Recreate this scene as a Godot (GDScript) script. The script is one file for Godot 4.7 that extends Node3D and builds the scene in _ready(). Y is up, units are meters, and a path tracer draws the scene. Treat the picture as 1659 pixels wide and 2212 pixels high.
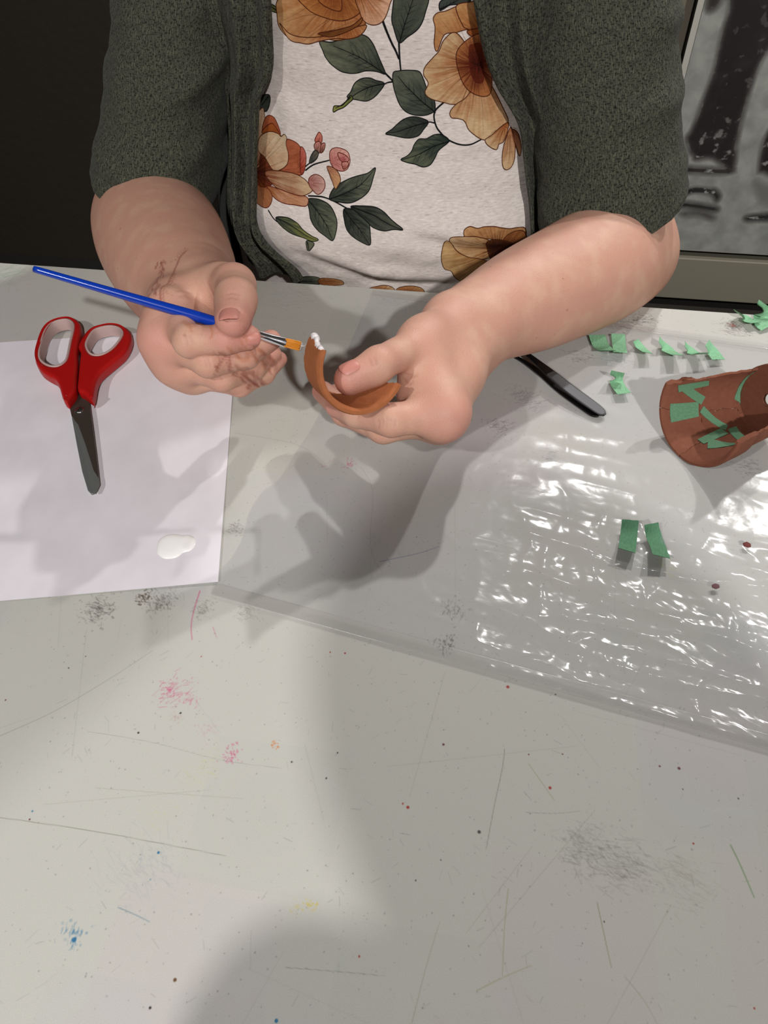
extends Node3D
# A ceramics mending lesson: a person seated behind a stained white table brushes glue on a terracotta shard.
# Metres, y up. The table's far edge lies on z = 0 at y = 0.75, the photographer is on the +z side.

const TOP := 0.75
var rng := RandomNumberGenerator.new()
var fine := FastNoiseLite.new()
var names := {}


func _ready() -> void:
	rng.seed = 11
	fine.seed = 5
	fine.noise_type = FastNoiseLite.TYPE_SIMPLEX
	fine.frequency = 1.0
	# ---- camera, surroundings, lights, exposure
	var cam := Camera3D.new()
	cam.name = "camera"
	cam.fov = 69.308
	cam.near = 0.02
	cam.far = 30.0
	cam.transform = Transform3D(Basis(Vector3.UP, 0.181336) * Basis(Vector3.RIGHT, -0.845309) * Basis(Vector3.BACK, -0.031665), Vector3(0.12, 1.12716, 0.6016))
	add_child(cam)
	var we := WorldEnvironment.new()
	we.name = "surroundings"
	var env := Environment.new()
	env.background_mode = Environment.BG_COLOR
	env.background_color = Color(0.0, 0.0, 0.0)
	env.tonemap_mode = Environment.TONE_MAPPER_LINEAR
	env.tonemap_exposure = 1.07
	env.sdfgi_enabled = true
	env.ssao_enabled = true
	env.ssil_enabled = true
	we.environment = env
	add_child(we)
	# ceiling track spots: place, aim, energy, cone, size, warmth
	track_light(Vector3(0.45, 2.75, -1.42), Vector3(0.10, 0.75, 0.25), 2.3, 34.0, 0.045, Color(1.0, 0.99, 0.985), "white ceiling spot behind the seated person, on the left")
	track_light(Vector3(1.35, 2.75, -1.60), Vector3(0.10, 0.75, 0.25), 2.4, 34.0, 0.045, Color(1.0, 0.99, 0.985), "white ceiling spot behind the seated person, on the right")
	track_light(Vector3(1.05, 2.75, 2.55), Vector3(0.05, 0.80, 0.15), 6.4, 34.0, 0.045, Color(1.0, 0.99, 0.985), "white ceiling spot behind the photographer, on the right")
	track_light(Vector3(-1.00, 2.75, 2.15), Vector3(0.05, 0.80, 0.15), 2.6, 34.0, 0.045, Color(1.0, 0.99, 0.985), "white ceiling spot behind the photographer, on the left")
	track_light(Vector3(1.50, 2.75, 0.20), Vector3(1.30, 0.60, -1.20), 4.2, 38.0, 0.06, Color(1.0, 0.98, 0.94), "white ceiling spot aimed at the photo mural")
	build_room()
	build_table()
	build_paper()
	build_bag()
	build_person()
	build_photographer()
	build_scissors()
	build_pot()
	build_shard()
	build_brush()
	build_tweezers()
	build_tape()
	build_small_things()


# ------------------------------------------------------------------ helpers
class MB:
	var v := PackedVector3Array()
	var uv := PackedVector2Array()
	var col := PackedColorArray()
	var ix := PackedInt32Array()

	func at(p: Vector3, t := Vector2.ZERO) -> int:
		v.append(p)
		uv.append(t)
		return v.size() - 1

	func tri(a: int, b: int, c: int) -> void:
		ix.append(a); ix.append(b); ix.append(c)

	func quad(a: int, b: int, c: int, d: int) -> void:
		tri(a, b, c)
		tri(a, c, d)

	# rows of points; u runs along a row, wrap closes the rows
	func grid(p: PackedVector3Array, nu: int, nv: int, wrap := false, flip := false, t := PackedVector2Array()) -> void:
		var o := v.size()
		for k in p.size():
			at(p[k], t[k] if t.size() else Vector2(float(k % nu) / maxi(nu - 1, 1), float(k / nu) / maxi(nv - 1, 1)))
		for j in nv - 1:
			for i in (nu if wrap else nu - 1):
				var i2 := (i + 1) % nu
				var a := o + j * nu + i
				var b := o + j * nu + i2
				var c := o + (j + 1) * nu + i2
				var d := o + (j + 1) * nu + i
				if flip:
					quad(a, d, c, b)
				else:
					quad(a, b, c, d)

	func fan(p: PackedVector3Array, flip := false) -> void:
		var m := Vector3.ZERO
		for q in p:
			m += q
		var o := at(m / p.size())
		for q in p:
			at(q)
		for k in p.size():
			var k2 := (k + 1) % p.size()
			if flip:
				tri(o, o + 1 + k2, o + 1 + k)
			else:
				tri(o, o + 1 + k, o + 1 + k2)

	func normals() -> PackedVector3Array:
		var n := PackedVector3Array()
		n.resize(v.size())
		for k in range(0, ix.size(), 3):
			var a := v[ix[k]]
			var f := (v[ix[k + 2]] - a).cross(v[ix[k + 1]] - a)
			n[ix[k]] += f
			n[ix[k + 1]] += f
			n[ix[k + 2]] += f
		for k in n.size():
			n[k] = n[k].normalized() if n[k].length_squared() > 0.0 else Vector3.UP
		return n

	func mesh(base := Vector3.ZERO) -> ArrayMesh:
		var a := []
		a.resize(Mesh.ARRAY_MAX)
		var n := normals()
		if base != Vector3.ZERO:
			for k in v.size():
				v[k] -= base
		a[Mesh.ARRAY_VERTEX] = v
		a[Mesh.ARRAY_NORMAL] = n
		a[Mesh.ARRAY_TEX_UV] = uv
		a[Mesh.ARRAY_TEX_UV2] = uv
		if col.size() == v.size():
			a[Mesh.ARRAY_COLOR] = col
		a[Mesh.ARRAY_INDEX] = ix
		var m := ArrayMesh.new()
		m.add_surface_from_arrays(Mesh.PRIMITIVE_TRIANGLES, a)
		return m


func numbered(called: String) -> String:
	var n: int = names.get(called, -1) + 1
	names[called] = n
	return called if n == 0 else "%s_%03d" % [called, n]


func tag(o: Node, label: String, category := "", group := "", kind := "") -> Node:
	if label: o.set_meta("label", label)
	if category: o.set_meta("category", category)
	if group: o.set_meta("group", group)
	if kind: o.set_meta("kind", kind)
	return o


func thing(called: String, base: Vector3, label: String, category: String, group := "") -> Node3D:
	var o := Node3D.new()
	o.name = numbered(called)
	o.position = base
	add_child(o, true)
	tag(o, label, category, group)
	return o


func origin_of(o: Node) -> Vector3:
	var p := Vector3.ZERO
	while o != self:
		p += o.position
		o = o.get_parent()
	return p


# one named mesh; its points are given in the room's coordinates
func obj(called: String, mb: MB, m: Material, parent: Node = null) -> MeshInstance3D:
	var o := MeshInstance3D.new()
	var lo := mb.v[0]
	var hi := mb.v[0]
	for p in mb.v:
		lo = lo.min(p)
		hi = hi.max(p)
	var base := Vector3((lo.x + hi.x) / 2, lo.y, (lo.z + hi.z) / 2)
	o.mesh = mb.mesh(base)
	o.material_override = m
	o.cast_shadow = GeometryInstance3D.SHADOW_CASTING_SETTING_ON
	if parent == null:
		o.name = numbered(called)
		o.position = base
		add_child(o, true)
	else:
		o.name = called
		o.position = base - origin_of(parent)
		parent.add_child(o, true)
	return o


func struct(called: String, mb: MB, m: Material) -> MeshInstance3D:
	var o := obj(called, mb, m)
	o.set_meta("kind", "structure")
	return o


func mat(c: Color, rough := 0.6, metal := 0.0, spec := 0.5) -> StandardMaterial3D:
	var m := StandardMaterial3D.new()
	m.albedo_color = c
	m.roughness = rough
	m.metallic = metal
	m.metallic_specular = spec
	return m


func hex(s: String) -> Color:
	return Color(s)


func box(mb: MB, lo: Vector3, hi: Vector3, bevel := 0.0) -> void:
	var o := PackedVector2Array([Vector2(lo.x, lo.z), Vector2(hi.x, lo.z), Vector2(hi.x, hi.z), Vector2(lo.x, hi.z)])
	plate(mb, o, lo.y, hi.y, bevel, 2)


func inset(p: PackedVector2Array, by: float) -> PackedVector2Array:
	var out := PackedVector2Array()
	var area := 0.0
	for k in p.size():
		area += p[k].cross(p[(k + 1) % p.size()])
	var s := 1.0 if area > 0.0 else -1.0
	for k in p.size():
		var a := p[(k + p.size() - 1) % p.size()]
		var c := p[(k + 1) % p.size()]
		var d1 := (p[k] - a).normalized().orthogonal() * -s
		var d2 := (c - p[k]).normalized().orthogonal() * -s
		var m := d1 + d2
		var l := maxf(m.length_squared() / 2.0, 0.3)
		out.append(p[k] + m / l * by)
	return out


func loft(mb: MB, rings: Array, flip := false) -> void:
	var n: int = rings[0].size()
	var p := PackedVector3Array()
	for r in rings:
		p.append_array(r)
	mb.grid(p, n, rings.size(), true, flip)


func lift(p: PackedVector2Array, y: float) -> PackedVector3Array:
	var o := PackedVector3Array()
	for q in p:
		o.append(Vector3(q.x, y, q.y))
	return o


func ccw(p: PackedVector2Array) -> PackedVector2Array:
	var area := 0.0
	for k in p.size():
		area += p[k].cross(p[(k + 1) % p.size()])
	if area < 0.0:
		p.reverse()
	return p


# a flat piece with the outline p (x, z) between two heights, its rims rounded; a hole may be given
func plate(mb: MB, p: PackedVector2Array, y0: float, y1: float, bevel := 0.0, steps := 3, hole := PackedVector2Array()) -> void:
	p = ccw(p)
	var rings := [lift(inset(p, bevel * 0.6), y0), lift(p, minf(y0 + bevel, (y0 + y1) / 2))]
	for k in steps + 1:
		var a := PI / 2 * k / steps
		rings.append(lift(inset(p, bevel * (1.0 - cos(a))), y1 - bevel + bevel * sin(a)))
	loft(mb, rings, false)
	var cap := inset(p, bevel)
	if hole.size():
		hole = ccw(hole)
		var inner := []
		for k in steps + 1:
			var a := PI / 2 * k / steps
			inner.append(lift(inset(hole, -bevel * (1.0 - cos(a))), y1 - bevel + bevel * sin(a)))
		inner.push_front(lift(hole, y0))
		loft(mb, inner, true)
		var h2 := inset(hole, -bevel)
		# a mesh between the two outlines
		var all := PackedVector2Array()
		all.append_array(cap)
		all.append_array(h2)
		var d := Geometry2D.triangulate_delaunay(all)
		var o2 := mb.v.size()
		for q in all:
			mb.at(Vector3(q.x, y1, q.y), q)
		for k in range(0, d.size(), 3):
			var g := (all[d[k]] + all[d[k + 1]] + all[d[k + 2]]) / 3.0
			if Geometry2D.is_point_in_polygon(g, cap) and not Geometry2D.is_point_in_polygon(g, h2):
				if (all[d[k + 1]] - all[d[k]]).cross(all[d[k + 2]] - all[d[k]]) > 0.0:
					mb.tri(o2 + d[k], o2 + d[k + 1], o2 + d[k + 2])
				else:
					mb.tri(o2 + d[k], o2 + d[k + 2], o2 + d[k + 1])
		return
	for lid in [[cap, y1, false], [inset(p, bevel * 0.6), y0, true]]:
		if hole.size() and lid[2]:
			continue
		var t := Geometry2D.triangulate_polygon(lid[0])
		var o := mb.v.size()
		for q in lid[0]:
			mb.at(Vector3(q.x, lid[1], q.y), q)
		for k in range(0, t.size(), 3):
			var a: Vector2 = lid[0][t[k]]
			var b: Vector2 = lid[0][t[k + 1]]
			var c: Vector2 = lid[0][t[k + 2]]
			var up: bool = (b - a).cross(c - a) > 0.0
			if up != lid[2]:
				mb.tri(o + t[k], o + t[k + 1], o + t[k + 2])
			else:
				mb.tri(o + t[k], o + t[k + 2], o + t[k + 1])


# smooth closed or open curve through the points
func curve2(p: PackedVector2Array, per := 4, closed := true) -> PackedVector2Array:
	var o := PackedVector2Array()
	var n := p.size()
	for k in (n if closed else n - 1):
		var a := p[(k + n - 1) % n] if closed else p[maxi(k - 1, 0)]
		var b := p[k]
		var c := p[(k + 1) % n]
		var d := p[(k + 2) % n] if closed else p[mini(k + 2, n - 1)]
		for s in per:
			o.append(b.cubic_interpolate(c, a, d, float(s) / per))
	if not closed:
		o.append(p[n - 1])
	return o


func curve3(p: PackedVector3Array, per := 4) -> PackedVector3Array:
	var o := PackedVector3Array()
	var n := p.size()
	for k in n - 1:
		for s in per:
			o.append(p[k].cubic_interpolate(p[k + 1], p[maxi(k - 1, 0)], p[mini(k + 2, n - 1)], float(s) / per))
	o.append(p[n - 1])
	return o


# a tube along the points; squash flattens it along its side axis
func tube(mb: MB, p: PackedVector3Array, r: PackedFloat32Array, sides := 12, side := Vector3.UP, squash := PackedFloat32Array(), caps := true) -> void:
	var rows := PackedVector3Array()
	var n := p.size()
	var ends := []
	for k in n:
		var d := (p[mini(k + 1, n - 1)] - p[maxi(k - 1, 0)]).normalized()
		var x := side.cross(d).normalized()
		var y := d.cross(x).normalized()
		var ring := PackedVector3Array()
		for s in sides:
			var a := TAU * s / sides
			ring.append(p[k] + (x * cos(a) + y * sin(a) * (squash[k] if squash.size() else 1.0)) * r[k])
		rows.append_array(ring)
		if k == 0 or k == n - 1:
			ends.append(ring)
	mb.grid(rows, sides, n, true, true)
	if caps:
		mb.fan(ends[0], false)
		mb.fan(ends[1], true)


# ------------------------------------------------------------------ pictures worked out in code
class Cv:
	var w: int
	var h: int
	var b := PackedByteArray()
	var lo := Vector2.ZERO     # metres at the left top
	var k := 1.0               # pixels per metre
	var up := false            # v runs upwards

	func _init(wide: int, high: int, c: Color) -> void:
		w = wide
		h = high
		var im := Image.create_empty(w, h, false, Image.FORMAT_RGB8)
		im.fill(c)
		b = im.get_data()

	func px(p: Vector2) -> Vector2:
		return Vector2((p.x - lo.x) * k, (h - (p.y - lo.y) * k) if up else (p.y - lo.y) * k)

	func put(x: int, y: int, c: Color, a: float) -> void:
		if x < 0 or y < 0 or x >= w or y >= h:
			return
		var o := (y * w + x) * 3
		b[o] = int(lerpf(b[o], c.r * 255.0, a))
		b[o + 1] = int(lerpf(b[o + 1], c.g * 255.0, a))
		b[o + 2] = int(lerpf(b[o + 2], c.b * 255.0, a))

	func dot(p: Vector2, r: float, c: Color, a: float, soft := 0.5) -> void:
		for y in range(int(p.y - r - 1), int(p.y + r + 2)):
			for x in range(int(p.x - r - 1), int(p.x + r + 2)):
				var d := Vector2(x + 0.5, y + 0.5).distance_to(p)
				var t := clampf((r - d) / maxf(r * soft, 0.7) + 0.5, 0.0, 1.0)
				if t > 0.0:
					put(x, y, c, a * t)

	func line(p: PackedVector2Array, r0: float, r1: float, c: Color, a: float) -> void:
		for s in p.size() - 1:
			var n := maxi(1, int(p[s].distance_to(p[s + 1]) / maxf(0.7, minf(r0, r1) * 0.7)))
			for q in n:
				var t := (s + float(q) / n) / (p.size() - 1)
				dot(p[s].lerp(p[s + 1], float(q) / n), lerpf(r0, r1, t), c, a)

	# fills a polygon (pixels); the colour goes from c0 at the point base to c1 at its farthest point, with streaks that fan out from base
	func fill(p: PackedVector2Array, base: Vector2, c0: Color, c1: Color, a := 1.0, noise: FastNoiseLite = null, streak := 0.0, power := 1.0) -> void:
		var y0 := 1e9
		var y1 := -1e9
		var far := 1.0
		for q in p:
			y0 = minf(y0, q.y)
			y1 = maxf(y1, q.y)
			far = maxf(far, q.distance_to(base))
		for y in range(maxi(0, int(y0)), mini(h - 1, int(y1)) + 1):
			var xs := []
			for s in p.size():
				var e := p[s]
				var f := p[(s + 1) % p.size()]
				if (e.y > y + 0.5) != (f.y > y + 0.5):
					xs.append(e.x + (y + 0.5 - e.y) / (f.y - e.y) * (f.x - e.x))
			xs.sort()
			for s in range(0, xs.size() - 1, 2):
				for x in range(maxi(0, roundi(xs[s])), mini(w, roundi(xs[s + 1]))):
					var d := Vector2(x, y) - base
					var t := pow(clampf(d.length() / far, 0.0, 1.0), power)
					if noise:
						t = clampf(t + streak * noise.get_noise_2d(d.angle() * 9.0, d.length() * 0.004) + streak * 0.7 * noise.get_noise_2d(x * 0.013, y * 0.013), 0.0, 1.0)
					put(x, y, c0.lerp(c1, t), a)

	func texture() -> ImageTexture:
		return ImageTexture.create_from_image(Image.create_from_data(w, h, false, Image.FORMAT_RGB8, b))


func noise_tex(freq: float, size: int, lo: Color, hi: Color, seed_ := 1, octaves := 4, normal := false, kind := FastNoiseLite.TYPE_SIMPLEX_SMOOTH) -> NoiseTexture2D:
	var n := FastNoiseLite.new()
	n.seed = seed_
	n.noise_type = kind
	n.frequency = freq
	n.fractal_octaves = octaves
	var t := NoiseTexture2D.new()
	t.width = size
	t.height = size
	t.seamless = true
	t.noise = n
	if normal:
		t.as_normal_map = true
	else:
		var g := Gradient.new()
		g.set_color(0, lo)
		g.set_color(1, hi)
		t.color_ramp = g
	return t


# fine relief laid on from three sides, scale in repeats per metre, depth in centimetres
func relief(m: StandardMaterial3D, freq: float, per_metre: float, depth: float, seed_ := 3) -> void:
	m.uv1_triplanar = true
	m.uv1_scale = Vector3.ONE * per_metre
	m.heightmap_enabled = true
	m.heightmap_scale = depth
	m.heightmap_texture = noise_tex(freq, 256, Color.BLACK, Color.WHITE, seed_)


# ------------------------------------------------------------------ lamps
func track_light(p: Vector3, aim: Vector3, energy: float, cone: float, size: float, c: Color, label: String) -> void:
	var t := thing("track_light", p, label, "lamp", "ceiling track spots over the table")
	var d := (aim - p).normalized()
	var can := MB.new()
	tube(can, PackedVector3Array([p - d * 0.16, p - d * 0.155, p - d * 0.02, p - d * 0.0]), PackedFloat32Array([0.03, 0.045, 0.05, 0.052]), 24, Vector3.RIGHT, PackedFloat32Array(), false)
	obj("housing", can, mat(Color(0.9, 0.9, 0.88), 0.5), t)
	var stem := MB.new()
	tube(stem, PackedVector3Array([p - d * 0.1, Vector3(p.x, 3.0, p.z) - d * 0.1]), PackedFloat32Array([0.012, 0.012]), 10, Vector3.RIGHT)
	obj("stem", stem, mat(Color(0.9, 0.9, 0.88), 0.5), t)
	var face := MB.new()
	var ring := PackedVector3Array()
	var x := Vector3.RIGHT.cross(d).normalized()
	for k in 24:
		ring.append(p - d * 0.012 + (x * cos(TAU * k / 24) + d.cross(x) * sin(TAU * k / 24)) * 0.045)
	face.fan(ring, true)
	var g := mat(Color(0.9, 0.9, 0.9), 0.4)
	g.emission_enabled = true
	g.emission = c
	g.emission_energy_multiplier = 6.0
	obj("lens", face, g, t)
	var l := SpotLight3D.new()
	l.name = "beam"
	l.light_color = c
	l.light_energy = energy
	l.light_size = size
	l.spot_angle = cone
	l.spot_angle_attenuation = 0.6
	l.spot_range = 8.0
	l.spot_attenuation = 2.0
	l.shadow_enabled = true
	l.basis = Basis.looking_at(d, Vector3.RIGHT)
	t.add_child(l)
	l.position = d * 0.01


# ------------------------------------------------------------------ the room
func build_room() -> void:
	var slab := func(called: String, lo: Vector3, hi: Vector3, m: Material):
		var mb := MB.new()
		box(mb, lo, hi)
		return struct(called, mb, m)
	var grey := mat(Color(0.62, 0.61, 0.58), 0.9)
	relief(grey, 0.05, 2.0, 0.1)
	var dark := mat(Color(0.155, 0.125, 0.085), 0.85)
	relief(dark, 0.04, 3.0, 0.1)
	slab.call("floor", Vector3(-3.0, -0.1, -3.2), Vector3(3.0, 0.0, 4.2), mat(Color(0.17, 0.155, 0.14), 0.8))
	slab.call("ceiling", Vector3(-3.0, 3.0, -3.2), Vector3(3.0, 3.1, 4.2), mat(Color(0.75, 0.74, 0.72), 0.9))
	slab.call("wall_far", Vector3(-3.0, 0.0, -3.2), Vector3(3.0, 3.0, -3.0), grey)
	slab.call("wall_back", Vector3(-2.8, 0.0, -1.40), Vector3(2.8, 2.1, -1.25), dark)
	slab.call("wall_front", Vector3(-3.0, 0.0, 4.0), Vector3(3.0, 3.0, 4.2), grey)
	slab.call("wall_left", Vector3(-3.0, 0.0, -3.0), Vector3(-2.8, 3.0, 4.0), grey)
	slab.call("wall_right", Vector3(2.8, 0.0, -3.0), Vector3(3.0, 3.0, 4.0), grey)
	build_mural()


func build_mural() -> void:
	# a big black and white photograph on a board that stands proud of the dark wall, over a pale base
	var t := thing("mural", Vector3(1.3, 0.0, -1.21), "large black and white photo mural of dark snowy trunks on the wall behind the table", "mural")
	var l := Vector2(0.5947, 0.1613)
	var corner := Vector2(0.4648, 0.6905)
	var x0: float = corner.x - 0.01
	var y0: float = l.y
	var side := MB.new()
	box(side, Vector3(x0 - 0.085, 0.16, -1.247), Vector3(x0, 2.05, -1.23), 0.002)
	obj("side_strip", side, mat(Color(0.42, 0.39, 0.34), 0.8), t)
	var red := MB.new()
	box(red, Vector3(x0 - 0.125, 0.16, -1.247), Vector3(x0 - 0.087, 2.05, -1.235), 0.002)
	obj("red_trim", red, mat(Color(0.30, 0.10, 0.05), 0.7), t)
	var board := MB.new()
	box(board, Vector3(x0, y0, -1.247), Vector3(2.45, 2.05, -1.205), 0.003)
	obj("board", board, mat(Color(0.70, 0.69, 0.66), 0.7), t)
	# the print
	var c := Cv.new(1024, 1400, Color(0.60, 0.61, 0.59))
	c.up = true
	c.k = 1024.0 / 0.75
	c.lo = Vector2(x0 + 0.012, y0 + 0.004)
	var n := FastNoiseLite.new()
	n.seed = 8
	n.frequency = 0.012
	n.fractal_octaves = 4
	var ink := Color(0.085, 0.06, 0.065)
	var put := func(poly: PackedVector2Array, shade: Color):
		var q := PackedVector2Array()
		for p in curve2(poly, 5):
			q.append(c.px(p))
		for ring in range(6, -1, -1):
			var o := inset(q, (ring - 3.0) * -4.0)
			c.fill(o, o[0], shade, shade.lightened(0.05), 0.18 + 0.07 * (6 - ring))
	put.call(PackedVector2Array([Vector2(0.4564, 0.7431), Vector2(0.5136, 0.6913), Vector2(0.5174, 0.6278), Vector2(0.5217, 0.5687), Vector2(0.5167, 0.5058), Vector2(0.5107, 0.4486), Vector2(0.5044, 0.4287), Vector2(0.5162, 0.4041), Vector2(0.5298, 0.3915), Vector2(0.5368, 0.3846), Vector2(0.5707, 0.3892), Vector2(0.6187, 0.3645), Vector2(0.6163, 0.4035), Vector2(0.6115, 0.4183), Vector2(0.6045, 0.4996), Vector2(0.6055, 0.5798), Vector2(0.6325, 0.6546), Vector2(0.6489, 0.7456)]), ink)
	put.call(PackedVector2Array([Vector2(0.6693, 0.4356), Vector2(0.6789, 0.3706), Vector2(0.6893, 0.3638), Vector2(0.7413, 0.3580), Vector2(0.6949, 0.4844)]), ink)
	put.call(PackedVector2Array([Vector2(0.4715, 0.7210), Vector2(0.4746, 0.6751), Vector2(0.4928, 0.6793), Vector2(0.4996, 0.7140)]), Color(0.13, 0.11, 0.11))
	put.call(PackedVector2Array([Vector2(0.4919, 0.3928), Vector2(0.5078, 0.3905), Vector2(0.5137, 0.3763), Vector2(0.5012, 0.3694)]), Color(0.16, 0.14, 0.14))
	put.call(PackedVector2Array([Vector2(0.5013, 0.3652), Vector2(0.5373, 0.3648), Vector2(0.5781, 0.3647), Vector2(0.6243, 0.3627), Vector2(0.6013, 0.3553), Vector2(0.5402, 0.3544), Vector2(0.5038, 0.3558)]), Color(0.14, 0.12, 0.12))
	put.call(PackedVector2Array([Vector2(0.5295, 0.3107), Vector2(0.5558, 0.3176), Vector2(0.5821, 0.3168), Vector2(0.5977, 0.3165), Vector2(0.6122, 0.3030), Vector2(0.6086, 0.2906), Vector2(0.5965, 0.3032), Vector2(0.5788, 0.3100), Vector2(0.5525, 0.3108), Vector2(0.5337, 0.3032)]), Color(0.11, 0.1, 0.1))
	put.call(PackedVector2Array([Vector2(0.5158, 0.2832), Vector2(0.5498, 0.2829), Vector2(0.5823, 0.2802), Vector2(0.6143, 0.2752), Vector2(0.6139, 0.2661), Vector2(0.5748, 0.2695), Vector2(0.5421, 0.2723), Vector2(0.5184, 0.2732)]), Color(0.13, 0.12, 0.12))
	put.call(PackedVector2Array([Vector2(0.5377, 0.2571), Vector2(0.5656, 0.2645), Vector2(0.5986, 0.2606), Vector2(0.6176, 0.2502), Vector2(0.6085, 0.2451), Vector2(0.5796, 0.2526), Vector2(0.5480, 0.2508)]), Color(0.28, 0.27, 0.27))
	put.call(PackedVector2Array([Vector2(0.6865, 0.2566), Vector2(0.7138, 0.2627), Vector2(0.7530, 0.2695), Vector2(0.7586, 0.2539), Vector2(0.7180, 0.2504), Vector2(0.6916, 0.2477)]), Color(0.11, 0.1, 0.1))
	put.call(PackedVector2Array([Vector2(0.6776, 0.3390), Vector2(0.7003, 0.3022), Vector2(0.7141, 0.2920), Vector2(0.7463, 0.2882), Vector2(0.7329, 0.3257), Vector2(0.6993, 0.3347)]), Color(0.42, 0.42, 0.41))
	# grain of the print: light flecks in the dark, soft greys in the light
	for y in c.h:
		for x in range(0, c.w):
			var a := n.get_noise_2d(x, y)
			var o := (y * c.w + x) * 3
			var v := c.b[o]
			if v < 60:
				var f := n.get_noise_2d(x * 1.7 + 900, y * 1.7)
				var low := smoothstep(820.0, 1250.0, y)
				var k := smoothstep(0.32 - 0.22 * low, 0.55 - 0.1 * low, f) * (0.25 + 0.75 * low) + maxf(a, 0.0) * 0.12
				c.put(x, y, Color(0.6, 0.61, 0.6), clampf(k, 0.0, 0.9))
			else:
				c.put(x, y, Color(0.45, 0.455, 0.44), clampf(0.25 + a * 0.6, 0.0, 0.6))
	var print_mb := MB.new()
	var x1 := x0 + 0.012
	var px := PackedVector3Array([Vector3(x1, y0 + 0.004 + 1.025, -1.2035), Vector3(2.44, y0 + 0.004 + 1.025, -1.2035), Vector3(x1, y0 + 0.004, -1.2035), Vector3(2.44, y0 + 0.004, -1.2035)])
	var us := (2.44 - x1) / 0.75
	print_mb.grid(px, 2, 2, false, false, PackedVector2Array([Vector2(0, 0), Vector2(us, 0), Vector2(0, 1), Vector2(us, 1)]))
	var pm := mat(Color.WHITE, 0.5)
	pm.albedo_texture = c.texture()
	obj("print", print_mb, pm, t)
	# the pale base below, with a reveal line under the board
	var base := MB.new()
	box(base, Vector3(x0 - 0.13, 0.03, -1.247), Vector3(2.45, y0 - 0.018, -1.2), 0.003)
	var b := obj("baseboard_back", base, mat(Color(0.50, 0.485, 0.43), 0.6))
	b.set_meta("kind", "structure")


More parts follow.
